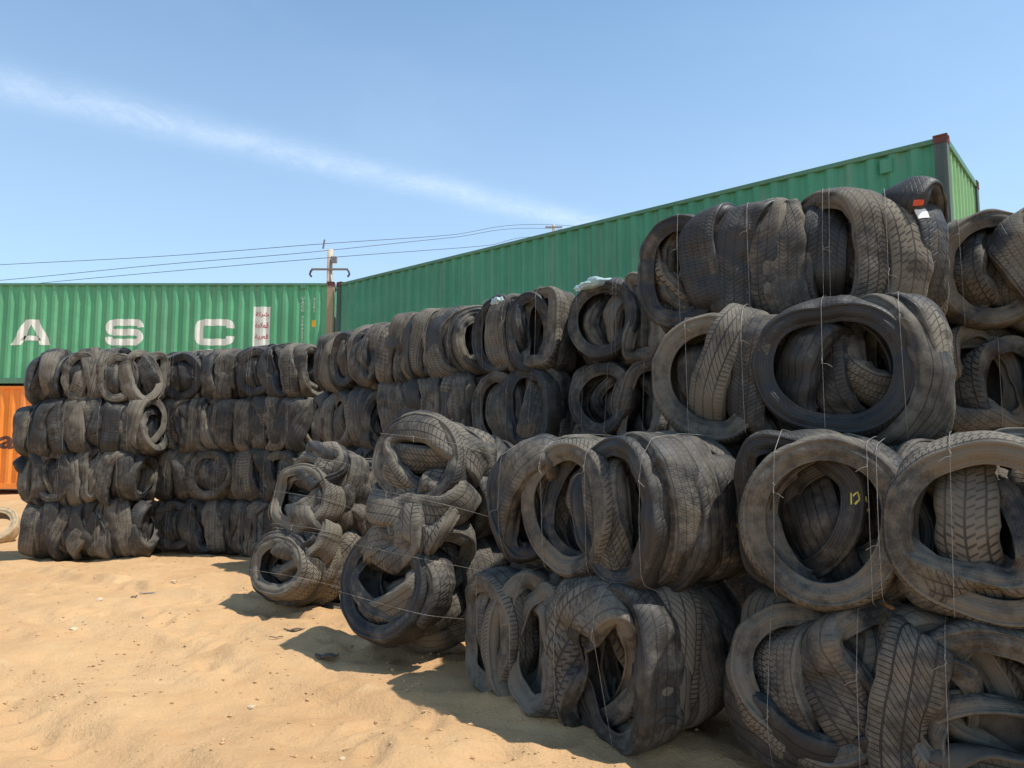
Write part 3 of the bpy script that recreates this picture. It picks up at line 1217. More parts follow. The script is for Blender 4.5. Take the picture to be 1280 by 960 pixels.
# white sign with red Arabic lettering
x0_, x1_ = loc_x(315), loc_x(336)
zt, zb = loc_z(383, 325), loc_z(436, 325)
sg = mark_on_side('white_sign', [(x0_, zb), (x1_, zb), (x1_, zt), (x0_, zt)], [[0, 1, 2, 3]], M_WHITE, left_c, L=LC)
AR = ('\uFE94\uFEDB\uFEAE\uFEB7', '\uFE94\uFEA3\uFEFC\uFEE4\uFEDF\uFE8D', '\uFE94\uFEF4\uFE91\uFEAE\uFECC\uFEDF\uFE8D')
for k, (tx, py) in enumerate(zip(AR, (393, 406, 421))):
    vs, fs = text_shape(tx, 0.20, 0.004)
    if not vs:
        continue
    xs = [v[0] for v in vs]
    zs = [v[1] for v in vs]
    kx = (x1_ - x0_) * 0.78 / max(1e-3, max(xs) - min(xs))
    kz = 0.15 / max(1e-3, max(zs) - min(zs))
    xm, zm = (max(xs) + min(xs)) / 2, (max(zs) + min(zs)) / 2
    vs = [((x - xm) * kx + (x0_ + x1_) / 2, (z - zm) * kz + loc_z(py, 325)) for x, z in vs]
    mark_on_side('red_lettering', vs, fs, M_RED, left_c, L=LC, lift=0.006)
# columns of small white code characters near the right end, and the yellow height sticker
for px, txt, ya, yb in ((376.5, 'UACU4504321', 370, 428), (391, '4201', 371, 391)):
    n = len(txt)
    for i, ch in enumerate(txt):
        if px < 380 and i == 4:
            pass
        vs, fs = text_shape(ch, 0.11, 0.003)
        if not vs:
            continue
        gap = 0 if i < 4 or px > 380 else 3.5
        py = ya + (yb - ya - (3.5 if px < 380 else 0)) * (i + 0.5) / n + gap
        xc_, zz = loc_x(px), loc_z(py, px)
        vs = [(x * 1.1 + xc_, z + zz) for x, z in vs]
        mark_on_side('code_character', vs, fs, M_WHITE, left_c, L=LC, lift=0.004)
x_, z_ = loc_x(391), loc_z(404, 391)
mark_on_side('yellow_sticker', [(x_ - .055, z_ - .085), (x_ + .055, z_ - .085), (x_ + .055, z_ + .085), (x_ - .055, z_ + .085)], [[0, 1, 2, 3]], M_YELLOW, left_c, L=LC, lift=0.004)
mb = MB()
x_, z_ = loc_x(377), loc_z(358, 377)
mb.box(x_ - 0.07, x_ + 0.07, 0.0, 0.03, z_ - 0.06, z_ + 0.06, 0.006)
mb.build('vent', M_GRAIL, left_c)
# the lower-case letter on the orange container
vs, fs = text_shape('a', 0.56, 0.012)
zo_ = zc - HC - 0.012
xa = P(6.5, 553, YC).x - (pA.x - LC - 0.1)
za = P(6.5, 553, YC).z - zo_
xs = [v[0] for v in vs]; zs = [v[1] for v in vs]
kx = (P(16, 553, YC).x - P(-3, 553, YC).x) / (max(xs) - min(xs))
kz = (P(6, 545.5, YC).z - P(6, 562, YC).z) / (max(zs) - min(zs))
vs = [((x - sum((min(xs), max(xs))) / 2) * kx + xa, (z - sum((min(zs), max(zs))) / 2) * kz + za) for x, z in vs]
mark_on_side('letter', vs, fs, M_NAVY, org, L=LC, lift=0.004)

# the second green container runs from that corner towards the camera
HR_TOP = pA.z - 0.02


def at_height(px, py, z):
    d = pix_dir(px, py)
    return Vector((0, 0, EYE)) + d * ((z - EYE) / d.z)


q0 = at_height(421, 353, HR_TOP)
q1 = at_height(1183, 166, HR_TOP)
LR = (q1 - q0).length
yawR = math.atan2(q1.y - q0.y, q1.x - q0.x)
print('right container length', LR, 'yaw', math.degrees(yawR))
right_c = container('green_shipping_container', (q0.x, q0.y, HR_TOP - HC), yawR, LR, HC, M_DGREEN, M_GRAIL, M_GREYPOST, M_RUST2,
                    'dark green shipping container running away diagonally behind the high bales')
tag(right_c, group='green shipping containers')
mb = MB()
mb.box(LR - 0.84, LR - 0.68, -0.004, 0.03, HC - 0.36, HC - 0.16, 0.006)
mb.build('vent', M_DGREEN, right_c)
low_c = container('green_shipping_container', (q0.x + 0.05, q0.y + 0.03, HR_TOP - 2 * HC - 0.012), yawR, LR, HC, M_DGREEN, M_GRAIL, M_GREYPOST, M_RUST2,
                  'dark green shipping container on the ground beneath the diagonal one')
tag(low_c, group='green shipping containers')

# ------------------------------------------------------------------ power poles and lines beyond
M_POLE = simple('pale_concrete_pole', (0.42, 0.36, 0.29), 0.85, 0, 0.25, 3)
M_STEEL = simple('grey_pole_steel', (0.20, 0.19, 0.18), 0.6, 0.3)
M_INS = simple('dark_insulator', (0.05, 0.03, 0.03), 0.4)
M_LINE = simple('dark_cable', (0.035, 0.035, 0.04), 0.6)
YP = 40.0
top = P(413, 312, YP)
pole = empty('power_pole', (top.x, YP, 0.4))
mb = MB()
mb.tube([(0, 0, 0), (0, 0, top.z - 0.4)], 0.24, 10, taper=0.15)
mb.build('pole_shaft', M_POLE, pole, True)
az_ = P(413, 338, YP).z - 0.4
mb = MB()
mb.box(-0.95, 1.05, -0.30, -0.18, az_ - 0.05, az_ + 0.05, 0.01)
mb.build('crossarm', M_STEEL, pole)
for s, x in ((-1, -0.98), (1, 1.08)):
    mb = MB()
    mb.tube([(x - s * 0.1, -0.24, az_), (x, -0.24, az_ - 0.1), (x + s * 0.05, -0.24, az_ - 0.28), (x - s * 0.05, -0.24, az_ - 0.42)], 0.055, 6)
    mb.build('insulator', M_INS, pole, True)
mb = MB()
mb.tube([(-0.35, -0.2, top.z - 0.4), (-0.28, -0.2, top.z + 0.1)], 0.05, 6)
mb.box(0.1, 0.42, -0.30, -0.1, top.z - 1.2, top.z - 0.85, 0.02)
mb.build('pole_bracket', M_STEEL, pole)
tag(pole, 'pale utility pole with a steel crossarm rising behind the container corner', 'utility pole', 'power poles')
YQ = 60.0
tq = P(692, 281, YQ)
pole2 = empty('power_pole', (tq.x, YQ, 0.4))
mb = MB()
mb.tube([(0, 0, 0), (0, 0, tq.z - 0.4)], 0.22, 10, taper=0.11)
mb.build('pole_shaft', M_POLE, pole2, True)
mb = MB()
mb.box(-0.7, 0.7, -0.22, -0.12, tq.z - 0.7, tq.z - 0.6)
mb.build('crossarm', M_STEEL, pole2)
tag(pole2, 'tip of a far pole just above the diagonal container roof', 'utility pole', 'power poles')
lines = [([(-260, 346, 46), (0, 331, 44), (200, 320.5, 42), (408, 304.5, 40), (560, 294, 50), (692, 281, 60), (900, 300, 90)], 'topmost overhead cable, crossing both pole tips'),
         ([(-260, 372, 46), (0, 350.5, 44), (200, 331, 42), (380, 316, 40), (560, 297.5, 50), (692, 286, 60), (900, 306, 90)], 'middle overhead cable, meeting the top one above the dark container'),
         ([(-260, 384, 46), (70, 352, 44), (260, 335, 42), (437, 320, 40), (603, 307.5, 50), (700, 297, 60), (900, 320, 90)], 'lowest overhead cable, dipping behind the dark container roof')]
for pts, lb in lines:
    w = np.array([list(P(a, b_, c_)) for a, b_, c_ in pts])
    # smooth curve through the points
    tt = np.linspace(0, len(w) - 1 - 1e-6, 60)
    sm = catmull(w[:, None, :], tt, False, len(w))[:, 0]
    mb = MB()
    mb.tube([tuple(p) for p in sm], 0.017, 5)
    o = mb.build('overhead_cable', M_LINE, None, True)
    tag(o, lb, 'power line', 'overhead cables')

# ------------------------------------------------------------------ the bales
N1 = (1.0, 0.92)


def O(x, y, z, az=0, el=0, r=0.34, w=0.2, sq=(1.0, 1.0)):
    return (x, y, z, az, el, r, w, True, sq)


def S_(x, y, z, az=85, el=0, r=0.31, w=0.2, sq=(1.0, 0.95)):
    return (x, y, z, az, el, r, w, False, sq)


HB = 0.82
# near column on the right, from the ground up
f1 = make_proto(17, 1.5, 1.0, HB, 12, [O(-.42, -.38, .0, 14, 30, .34, .22), S_(-.40, -.44, -.10, 10, 58, .33, .24), S_(-.12, -.42, .04, 48, 30, .33, .23), O(.30, -.40, .03, -8, 14, .34, .22), S_(.30, -.44, -.12, -6, 60, .33, .24), S_(.10, -.42, -.06, 62, -18, .32, .23), S_(.58, -.40, 0, -40, 20, .34), S_(.3, -.1, 0, 80), S_(-.4, -.1, 0, 50, 30)], d_c=.06, deep=True, az_mean=10, az_sd=30, dusty=True)
f2 = make_proto(12, 1.46, 1.0, HB, 10, [O(-.37, -.40, 0, 4, 3, .36, .17, (.95, 1)), O(.28, -.42, 0, -3, -2, .375, .17, (.95, 1)), S_(-.33, -.12, 0, 60, 25, .28), S_(-.42, -.2, 0, 35, -10, .30), S_(.28, -.14, 0, 93, 6, .29), S_(.48, -.12, 0, 75, 0, .29)], d_c=.06, deep=True, az_mean=5)
f3 = make_proto(13, 1.5, 1.0, HB, 10, [O(-.40, -.38, -.02, 5, 4, .335, .2), S_(-.18, -.34, -.02, 56, -20, .29, .2), O(.26, -.42, .02, 6, -2, .375, .2), S_(.3, -.12, 0, 66, 14, .29, .2), S_(-.42, -.16, 0, 70, 5, .29), S_(.48, -.26, 0, -48, 10, .35), S_(.56, -.16, 0, -40, -12, .35), S_(.62, -.02, 0, -52, 4, .34)], d_c=.06, deep=True, az_mean=16)
f4 = make_proto(14, 1.72, 1.0, HB + .03, 15, [O(-.64, -.36, 0, -6, 0, .33, .2, (.9, 1)), S_(-.62, -.2, 0, 30, 0, .29), S_(-.40, -.36, 0, 50, 14, .32), S_(-.18, -.38, .0, 52, -26, .34, .23), S_(-.04, -.32, 0, 78, 0, .33), S_(.10, -.32, 0, 60, 12, .33), O(.33, -.36, .02, -44, 0, .36, .22), S_(.50, -.24, 0, -46, 4, .35), S_(.60, -.12, 0, -50, -6, .35), S_(.68, .02, 0, -42, 4, .34), S_(.74, .18, 0, -50, 0, .34)], d_c=.06, az_mean=60)
# near column in the middle
g1 = make_proto(21, 1.45, 1.05, HB, 12, [O(-.52, -.42, 0, -16, 0, .33, .2), S_(-.3, -.40, 0, 40, 12), O(-.02, -.42, -.04, -5, 30, .31, .2), O(.30, -.44, .02, 58, -34, .34, .23), S_(.46, -.30, 0, -5, -12, .35, .22), S_(.50, -.15, 0, -12, 8, .35, .22), S_(-.5, -.25, 0, 60, 10, .29)], d_c=.06, deep=True, az_mean=18, dusty=True)
g2 = make_proto(22, 1.45, 1.05, HB, 10, [O(-.52, -.36, 0, 28, 20, .31, .22), S_(-.38, -.42, 0, 42, -38, .32, .22), O(.0, -.44, .0, 0, 4, .36, .18), O(.0, -.34, 0, 10, 8, .31, .16), S_(.0, -.15, 0, 60, 0, .28), S_(.34, -.40, 0, -8, 4, .35, .2), O(.40, -.30, .02, -4, -6, .35, .21), S_(.44, -.18, 0, -12, 6, .35, .2), S_(.46, -.05, 0, -2, -8, .34, .2)], d_c=.06, deep=True, az_mean=22)
# leaning bales
a_ = make_proto(31, 1.45, .95, .84, 13, [O(-.48, -.40, 0, 0, 6, .31, .2, (.8, 1.1)), O(.20, -.42, 0, -2, -8, .34, .2, (.8, 1.15)), S_(.2, -.25, 0, 30, 50, .33), S_(-.12, -.42, 0, 10, 62, .36, .22), S_(.5, -.40, 0, 8, 55, .37, .22), S_(.62, -.3, 0, 5, 70, .37, .22)], d_c=.06, deep=True, az_mean=6, az_sd=26, dusty=True, dense=True)
b_b = make_proto(32, 1.6, 1.05, .96, 14, [O(-.42, -.46, 0, -8, 5, .38, .22), S_(-.42, -.3, 0, 35, 30, .35), S_(.0, -.46, .05, 14, 58, .38, .24), O(.48, -.45, 0, 10, -18, .36, .23, (.85, 1.15)), S_(.46, -.28, 0, 30, -50, .36, .2), S_(.12, -.42, -.1, 20, 64, .38, .23)], d_c=.06, deep=True, az_mean=6, az_sd=26, dusty=True, dense=True)
# end-on bales of the back row
c1 = make_proto(41, .98, 1.2, HB, 9, [O(-.18, -.50, 0, 10, 0, .34, .2, (.85, 1)), S_(-.08, -.50, 0, 75, 0, .32), S_(.16, -.42, 0, 15, 4, .31, .2), S_(.28, -.40, 0, 0, 6, .35), S_(.30, -.25, 0, -8, 0, .35)], az_mean=22, d_c=.06, deep=True)
c2 = make_proto(42, .98, 1.2, HB, 8, [O(-.08, -.50, .03, 5, 4, .34, .2), S_(-.14, -.34, .0, 70, 14, .28, .18), S_(.06, -.34, .0, 66, -4, .28, .18), S_(.28, -.46, 0, 2, 8, .35, .22), S_(.30, -.30, 0, -10, -4, .35, .22)], az_mean=20, d_c=.06, deep=True)
d1 = make_proto(43, .98, 1.2, HB, 9, [O(-.22, -.50, 0, 12, 0, .33, .2, (.9, 1)), S_(-.2, -.35, 0, 55, 10, .28), S_(.02, -.48, 0, 58, 14, .33), S_(.2, -.44, 0, 5, 6, .34), S_(.28, -.32, 0, -6, -8, .35)], az_mean=24, d_c=.06, deep=True)
d2 = make_proto(44, .98, 1.2, HB, 8, [O(-.12, -.51, .06, 8, 8, .31, .18), S_(.28, -.46, 0, 0, 6, .35, .22), S_(.3, -.3, 0, -8, 0, .35, .22), S_(-.1, -.42, -.22, 20, 60, .28), S_(-.12, -.3, 0, 62, 10, .27)], az_mean=20, d_c=.06, deep=True)
# rolls seen along their length
r1_ = make_proto(51, 1.45, .95, HB, 24, [O(.6, -.1, 0, 62, 0, .35, .2), O(.48, .1, 0, 72, 0, .35, .2), S_(.55, -.05, 0, 20, 10, .27)], az_mean=74, az_sd=18, d_c=.056)
r2_ = make_proto(52, 1.45, .95, HB, 23, [O(.0, -.38, 0, 25, 0, .30, .2, (.7, 1)), S_(.5, -.36, 0, 30, 30)], az_mean=76, az_sd=17, d_c=.056, hi=False)
r3_ = make_proto(53, 1.1, .95, HB, 17, [O(-.25, -.38, 0, 8, 5, .32, .2, (.85, 1)), S_(-.2, -.2, 0, 60, 5, .28), S_(.05, -.4, 0, 50, 25, .32)], az_sd=24, d_c=.056, hi=False)
r4_ = make_proto(54, 1.1, .95, HB, 18, [O(.25, -.38, 0, -12, 5, .32, .2, (.85, 1)), S_(.25, -.2, 0, 60, 5, .28)], az_sd=18, d_c=.056, hi=False)
l1_ = make_proto(61, 1.9, .95, HB + .05, 28, [O(-.1, -.36, 0, 20, 0, .32, .2, (.6, 1)), S_(-.1, -.2, 0, 70, 5, .28), O(.45, -.36, 0, 12, 5, .31, .2, (.8, 1)), S_(.45, -.2, 0, 55, 5, .28), S_(.7, -.3, 0, 45, 25, .33)], az_sd=18, d_c=.056, hi=False)
l2_ = make_proto(62, 1.9, .95, HB + .05, 30, [], az_sd=13, d_c=.056, hi=False)
l3_ = make_proto(63, 1.9, .95, HB + .05, 26, [O(-.7, -.3, 0, -35, 0, .33), O(-.32, -.37, 0, -6, 0, .33, .2), S_(-.3, -.2, 0, 70, 5, .28), S_(.3, -.36, 0, 44, 20, .3, .2), S_(.6, -.36, 0, 60, -20, .33, .22)], az_sd=18, d_c=.056, hi=False)
t_ = make_proto(71, 1.45, 1.0, HB, 14, [O(-.42, -.38, 0, 16, 0, .345, .2), S_(-.4, -.22, 0, 60, 10, .29), S_(-.05, -.4, 0, 40, 25, .34)], az_mean=50, az_sd=18, d_c=.06)
print('protos', time.time() - T0)

# left stack
front(l1_, -6.66, 9.95, -4.86, 10.05, 3, 'topmost of the four bales in the leftmost stack, against the green lettered container', pitch=0.665)
front(l2_, -6.74, 9.95, -4.86, 10.0, 2, 'bale of upright ribs, second from top of the leftmost stack', pitch=0.665)
front(l3_, -6.78, 10.0, -5.0, 10.0, 1, 'bale with a round tyre mouth, second from bottom of the leftmost stack', pitch=0.665)
front(l2_, -6.62, 10.0, -4.90, 10.1, 0, 'bottom bale of the leftmost stack resting on the sand', flip=1)
# second and third stack
for k, (pa, fa, pb, fb) in enumerate(((r3_, 0, r4_, 1), (r4_, 0, r3_, 3), (r3_, 1, r4_, 2), (r4_, 3, r3_, 0))):
    nm = ('bottom', 'second-from-bottom', 'third-from-bottom', 'top')[k]
    front(pa, -5.15, 10.60, -3.85, 10.35, k, nm + ' bale of the stack just right of the leftmost stack', flip=fa)
    front(pb, -3.90, 10.25, -2.75, 9.75, k, nm + ' bale of the stack left of the long top rolls', flip=fb)
# long rolls of the back row
nm = ('bottom', 'second-from-bottom', 'third-from-bottom', 'top')
for k in range(4):
    front(r2_, -2.55, 9.25, -1.55, 8.15, k, nm[k] + ' bale in the farther of the two diagonal long-roll stacks', flip=(0, 1, 3, 0)[k], sc=1.0)
    front(r1_, -1.55, 8.1, -.5, 7.15, k, nm[k] + ' bale in the nearer diagonal long-roll stack behind the leaning bales', flip=(2, 2, 2, 0)[k], sc=1.0)
# end-on stacks
for k in range(4):
    front((d1, c1, d1, c1)[k], -.42, 6.95, .28, 6.35, k, nm[k] + ' bale of the end-on stack under the small white bag', flip=(2, 0, 0, 0)[k], sc=1.0)
    front((d2, c2, d2, c2)[k], .42, 6.35, 1.12, 5.75, k, nm[k] + ' bale of the end-on stack under the larger clear bag', flip=(2, 0, 0, 0)[k], sc=1.0)
# middle near column
front(g1, -.34, 4.50, .51, 3.42, 0, 'bale on the sand with a diagonal split tread, bottom of the middle near stack', sc=1.0)
front(g2, -.17, 4.45, .68, 3.45, 1, 'bale with one big round tyre mouth, upper of the middle near stack', sc=1.0)
# right near column
front(f1, .92, 3.42, 2.15, 2.62, 0, 'crumpled bottom bale in the right foreground', sc=1.0)
front(f2, .97, 3.38, 2.20, 2.64, 1, 'bale showing two wide open tyre mouths side by side, right foreground', sc=1.0)
front(f3, .70, 4.10, 2.02, 3.39, 2, 'bale with a big tyre mouth and fanned treads, third layer at right', sc=1.0)
front(f4, .78, 4.50, 2.27, 3.80, 3, 'highest bale with a red and white sticker, topping the right stack', sc=1.0, dz=-.01)
# behind them at the right edge
front(t_, 2.55, 4.50, 3.78, 3.80, 3, 'top bale at the right edge of the photo, beside the stickered bale', sc=1.0)
for k in range(3):
    front((f1, t_, g1)[k], 2.42, 4.62, 3.65, 3.92, k, nm[k] + ' bale of the stack under the right edge top bale', flip=(1, 1, 1)[k], sc=1.0)
front(l2_, 3.9, 5.6, 5.7, 5.0, 2, 'far bale in the gap at the right edge under the sky', sc=1.0)
front(l3_, 3.9, 5.6, 5.7, 5.0, 1, 'lower far bale hidden low at the right edge', sc=1.0)
front(l1_, 3.9, 5.6, 5.7, 5.0, 0, 'lowest far bale on the ground at the right edge', sc=1.0)
# stack added to block light in the gap between the two near columns
for k in range(2):
    front(r1_, 1.18, 5.85, 2.25, 5.0, k, ('ground-level', 'upper')[k] + ' bale added to block light in the gap behind the near stacks', flip=(0, 1)[k], sc=1.0)


def place_lean(b, foot, up, facing, label):
    """stand a bale on end: its length along `up`, its front towards `facing`"""
    u = Vector(up).normalized()
    f = Vector(facing)
    f = (f - u * f.dot(u)).normalized()
    # local x -> up, local -y -> facing, local z = x cross y
    X_ = u
    Y_ = -f
    Z_ = X_.cross(Y_)
    M3 = Matrix((X_, Y_, Z_)).transposed()
    e = place(b, foot, 0, label, 0, rot=M3.to_euler())
    for ch in e.children:
        ch.matrix_local = Matrix.Translation((-b.lo[0], 0, 0))
    return e


place_lean(a_, (-1.90, 6.85, .0), (.22, .26, 1.0), (-.50, -.85, 0.1), 'smaller bale standing on end on the sand, leaning against the back row')
place_lean(b_b, (-.68, 5.30, .04), (.22, .14, 1.0), (-.58, -.80, 0.15), 'large bale standing on end beside the middle near stack, leaning right')

# ------------------------------------------------------------------ small things
def wcam(px, py, maxd=60):
    """first surface met looking towards a place of the photograph: (object, point, normal)"""
    dg = bpy.context.evaluated_depsgraph_get()
    ok, p, n, _, o, _ = scene.ray_cast(dg, Vector((0, 0, EYE)), pix_dir(px, py).normalized(), distance=maxd)
    return (o, p, n) if ok else (None, None, None)


def decal(name, px, py, size, polys, material, parent_hint=None, flat=None):
    """a patch of paint or paper lying on the rubber it is found on: polys in a unit square"""
    o, p, n = wcam(px, py)
    if o is None or not o.name.startswith('tyre'):
        return
    if flat:
        n = Vector(flat).normalized()
    a = Vector((0, 0, 1)).cross(n)
    a.normalize()
    b_ = n.cross(a)
    bv = None
    inv_ = o.matrix_world.inverted()
    V, F = [], []
    bm = bmesh.new()
    for poly in polys:
        vs = [bm.verts.new((x, y, 0)) for x, y in poly]
        bm.faces.new(vs)
    for k in range(-6, 7):
        bmesh.ops.bisect_plane(bm, geom=bm.verts[:] + bm.edges[:] + bm.faces[:], plane_co=(k / 12, 0, 0), plane_no=(1, 0, 0))
        bmesh.ops.bisect_plane(bm, geom=bm.verts[:] + bm.edges[:] + bm.faces[:], plane_co=(0, k / 12, 0), plane_no=(0, 1, 0))
    bmesh.ops.triangulate(bm, faces=bm.faces[:])
    me_o = o.data
    for v in bm.verts:
        w = p + a * v.co.x * size + b_ * v.co.y * size
        lo_ = inv_ @ w
        okk, loc, nn, _ = o.closest_point_on_mesh(lo_)
        off_ = 0.003
        v.co = loc + nn * off_
    me_ = bpy.data.meshes.new(name)
    bm.to_mesh(me_)
    bm.free()
    me_.materials.append(material)
    d = link_mesh(name, me_, o)
    return d


bpy.context.view_layer.update()
M_PAPER = simple('white_sticker_paper', (0.75, 0.73, 0.68), 0.5, 0, 0.15, 40)
M_REDP = simple('red_sticker_print', (0.65, 0.08, 0.04), 0.5, 0, 0.2, 40)
M_CHALK = simple('yellow_chalk', (0.55, 0.50, 0.08), 0.9, 0, 0.3, 90)
M_TORN = simple('torn_orange_ply', (0.45, 0.20, 0.07), 0.8, 0, 0.3, 60)
decal('sticker', 1150, 263, 0.085, [[(-.5, -.7), (.5, -.55), (.5, .2), (-.5, .1)]], M_PAPER)
decal('sticker', 1148, 254, 0.06, [[(-.5, -.25), (.5, -.2), (.5, .3), (-.5, .35)]], M_REDP)


def strokes(lines_, w):
    out = []
    for pts in lines_:
        V, F = ribbon(pts, w)
        out += [[V[i] for i in f] for f in F]
    return out


decal('chalk_mark', 1084, 648, 0.075, strokes([[(-.45, .5), (.4, .5)], [(.36, .42), (.2, -.6)]], .16), M_CHALK)
decal('chalk_mark', 1072, 622, 0.07, strokes([[(-.5, .3), (-.5, -.4)], [(-.3, .1), (0, .35), (.1, -.1), (-.2, -.4)], [(.25, .3), (.5, -.3)]], .13), M_CHALK)
decal('chalk_mark', 921, 648, 0.06, strokes([[(0, .7), (.02, .3)], [(0, .1), (.03, -.3)], [(.02, -.45), (.0, -.7)]], .22), M_CHALK)
decal('torn_cord', 1108, 757, 0.07, [[(-.6, .4), (-.2, .5), (.7, -.5), (.4, -.5)]], M_TORN)

# clear plastic bags lying on the top bales
m_bag, nt, b = mat('thin_pale_plastic')
b.inputs['Base Color'].default_value = C4(0.62, 0.80, 0.78)
b.inputs['Roughness'].default_value = 0.25
b.inputs['Transmission Weight'].default_value = 0.35
b.inputs['Alpha'].default_value = 0.85


def bag(px, py, w, h, label, seed):
    o, p, n = wcam(px, py + 7)
    if p is None:
        return
    rs = np.random.RandomState(seed)
    bm = bmesh.new()
    bmesh.ops.create_icosphere(bm, subdivisions=4, radius=1)
    ph = rs.uniform(0, 6, 12)
    for v in bm.verts:
        c0 = v.co.copy()
        k = 1
        for q in range(4):
            k += 0.10 * math.sin(c0.x * (3 + 2 * q) + ph[q]) * math.cos(c0.y * (4 + q) + ph[q + 4]) + 0.05 * math.sin(c0.z * (9 + 3 * q) + ph[q + 8])
        v.co = Vector((c0.x * w / 2 * k, c0.y * w / 3 * k, (c0.z * 0.5 + 0.35) * h * k))
    me_ = bpy.data.meshes.new('plastic_bag')
    bm.to_mesh(me_)
    bm.free()
    me_.polygons.foreach_set('use_smooth', [True] * len(me_.polygons))
    me_.materials.append(m_bag)
    ob_ = link_mesh('plastic_bag', me_)
    ob_.location = p + Vector((0, 0.06, 0.0))
    ob_.rotation_euler = (0, R(-6), R(-35))
    tag(ob_, label, 'plastic bag', 'plastic bags')


bag(745, 352, 0.34, 0.09, 'wide crumpled clear plastic bag on the top bale in front of the dark container', 3)
bag(623, 374, 0.16, 0.10, 'small pale plastic bag caught on the top bale, left of the wider one', 4)

# sand-caked whole tyre at the left edge
m_dusty = simple('sand_caked_rubber', (0.42, 0.31, 0.19), 0.95, 0, 0.3, 12, 0.01)
Xr = tyre_rest(.33, .2, .11)
V, Q, UV = skin(Xr, True)
me_ = np_mesh('loose_tyre', V, Q, UV, m_dusty)
lt = link_mesh('loose_tyre', me_)
pt = P(-4, 640, 12.0)
lt.location = (pt.x, 12.0, gz(pt.x, 12.0) + 0.24)
lt.rotation_euler = (R(-38), 0, R(12))
tag(lt, 'whole tyre caked in pale sand, lying tilted beside the leftmost stack', 'tyre')

# rubber scraps and sticks on the sand
M_SCRAP = simple('dark_rubber_scrap', (0.10, 0.075, 0.055), 0.8, 0, 0.3, 30)
M_BLUE = simple('faded_blue_plastic', (0.16, 0.20, 0.24), 0.6, 0, 0.2, 30)
M_STONE = simple('pale_stone', (0.58, 0.44, 0.28), 0.9, 0, 0.25, 25, 0.01)
M_CLOD = simple('sand_clod', (0.47, 0.30, 0.15), 0.95, 0, 0.25, 25, 0.01)


def ground_at(px, py):
    d = pix_dir(px, py)
    z = 0.0
    for _ in range(6):
        t_ = (z - EYE) / d.z
        p = Vector((0, 0, EYE)) + d * t_
        z = gz(p.x, p.y)
    return p


def scrap(px, py, ln, wd, th, rz, material, label, cat, name, seed, bend=0.3):
    p = ground_at(px, py)
    rs = np.random.RandomState(seed)
    n = 14
    V, F = [], []
    for i in range(n + 1):
        t_ = i / n
        x = (t_ - .5) * ln
        w_ = wd * (0.35 + 0.65 * math.sin(math.pi * min(1, max(0, t_ * .9 + .05)))) * rs.uniform(.75, 1.15)
        y = bend * ln * (t_ - .5) ** 2 * 2 + rs.uniform(-.06, .06) * wd
        zz = 0.3 * th + abs(math.sin(t_ * 5 + seed)) * th
        for a, c_ in ((-1, 0), (1, 0), (1, 1), (-1, 1)):
            V.append((x, y + a * w_ / 2, zz + c_ * th * .6 - .3 * th))
    for i in range(n):
        for k in range(4):
            a, c_ = 4 * i + k, 4 * i + (k + 1) % 4
            F.append([a, c_, c_ + 4, a + 4])
    F.append([0, 1, 2, 3])
    F.append([4 * n + 3, 4 * n + 2, 4 * n + 1, 4 * n])
    o = mesh_from(name, V, F, material)
    o.location = p + Vector((0, 0, 0.002))
    o.rotation_euler = (0, 0, rz)
    tag(o, label, cat)
    return o


scrap(187, 742, .20, .025, .006, .25, M_BLUE, 'faded blue-grey strip of plastic lying on the open sand', 'litter', 'plastic_strip', 2)
scrap(168, 747, .06, .03, .01, .8, M_SCRAP, 'small dark rubber scrap beside the faded blue strip', 'scrap', 'rubber_scrap', 3)
scrap(408, 822, .16, .08, .012, .1, M_SCRAP, 'dark rubber scrap lying in the shadow of the leaning bales', 'scrap', 'rubber_scrap', 5)
scrap(345, 798, .10, .012, .008, .2, M_SCRAP, 'thin dark twig-like scrap left of the leaning bales shadow', 'scrap', 'rubber_scrap', 7)
scrap(368, 789, .16, .04, .012, .3, M_SCRAP, 'ragged scrap at the far edge of the leaning bales shadow', 'scrap', 'rubber_scrap', 8)


def stone_mesh(name, r, seed, material):
    rs = np.random.RandomState(seed)
    bm = bmesh.new()
    bmesh.ops.create_icosphere(bm, subdivisions=2, radius=1)
    d_ = rs.normal(0, 1, (5, 3))
    for v in bm.verts:
        k = 1 + sum(0.12 * math.sin(2.2 * v.co.dot(Vector(q)) + i) for i, q in enumerate(d_))
        v.co = Vector((v.co.x * r * 1.25 * k, v.co.y * r * k, v.co.z * r * 0.65 * k))
    me_ = bpy.data.meshes.new(name)
    bm.to_mesh(me_)
    bm.free()
    me_.materials.append(material)
    return me_


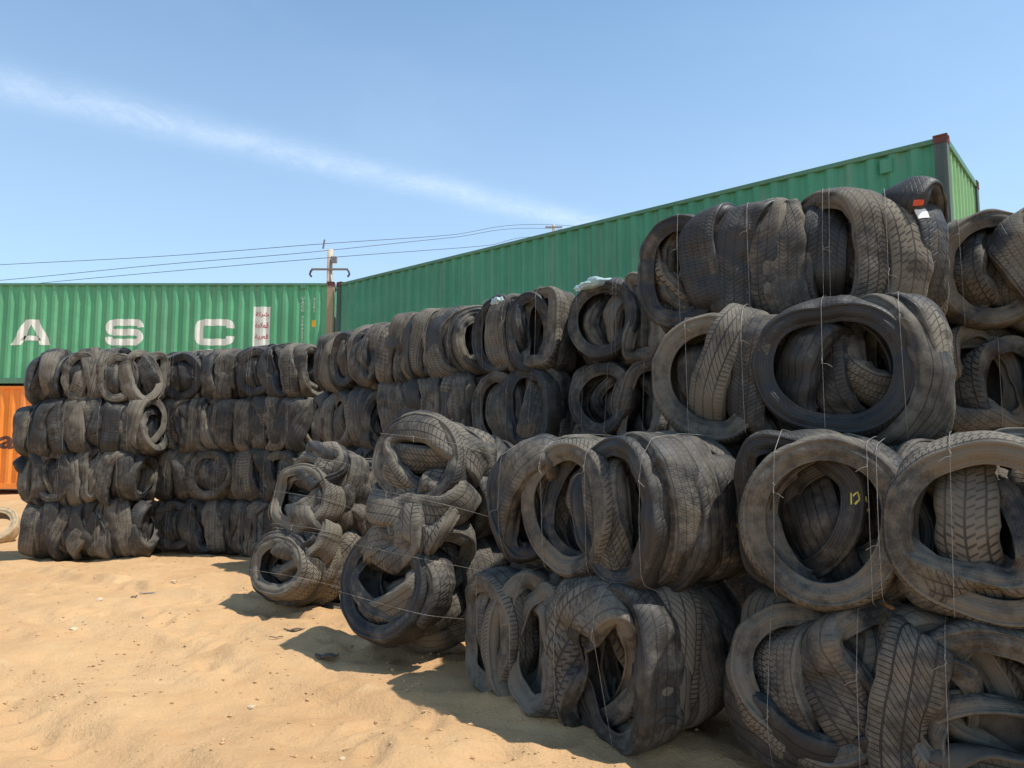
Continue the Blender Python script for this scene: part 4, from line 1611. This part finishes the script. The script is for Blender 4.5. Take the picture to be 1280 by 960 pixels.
for k, (px, py, r_, lb) in enumerate(((91, 788, .028, 'pale rounded stone on the open sand at left'), (123, 751, .032, 'pale flat stone on the sand under the second stack'),
                                      (218, 728, .028, 'small pale stone on the sand near the ground-level bales'), 
                                      (314, 885, .018, 'tiny white pebble in the sand foreground below the shadow'), 
                                      (428, 950, .015, 'pale stone at the bottom edge below the near stack'))):
    me_ = stone_mesh('stone', r_, k + 3, M_STONE)
    o = link_mesh('stone', me_)
    p = ground_at(px, py)
    o.location = p + Vector((0, 0, r_ * 0.25))
    o.rotation_euler = (0, 0, k * 1.3)
    tag(o, lb, 'stone', 'stones on the sand')

# loose crumbs of sand and gravel nobody could count: one object
rs = np.random.RandomState(77)
base_v = None
bm = bmesh.new()
bmesh.ops.create_icosphere(bm, subdivisions=1, radius=1)
iv = np.array([v.co[:] for v in bm.verts])
iface = np.array([[v.index for v in f.verts] for f in bm.faces])
bm.free()
NCR = 5200
yy = 1.7 + 9.0 * rs.rand(NCR) ** 1.3
xx = -0.72 * yy + rs.rand(NCR) * (0.72 * yy + 1.4 + 0.05 * yy)
cl = vnoise(xx * 1.6, yy * 1.6, 12)
keep = rs.rand(NCR) < sstep(cl, 0.3, 0.75) + 0.08
xx, yy = xx[keep], yy[keep]
rr_ = 0.0035 + 0.011 * rs.rand(len(xx)) ** 3.5
zz = ground_z(xx, yy)
jit = 1 + rs.normal(0, .18, (len(xx), len(iv), 3))
VV = iv[None] * jit * rr_[:, None, None] * np.array([1.2, 1, .75])
VV[..., 0] += xx[:, None]
VV[..., 1] += yy[:, None]
VV[..., 2] += (zz + rr_ * .25)[:, None]
FF = iface[None] + (np.arange(len(xx)) * len(iv))[:, None, None]
me_ = bpy.data.meshes.new('gravel')
me_.from_pydata(VV.reshape(-1, 3).tolist(), [], FF.reshape(-1, 3).tolist())
me_.materials.append(M_CLOD)
gr = link_mesh('gravel', me_)
tag(gr, 'scattered crumbs of sand and fine gravel over the yard', 'gravel', kind='stuff')
print('script', time.time() - T0, 'objects', len(bpy.data.objects))
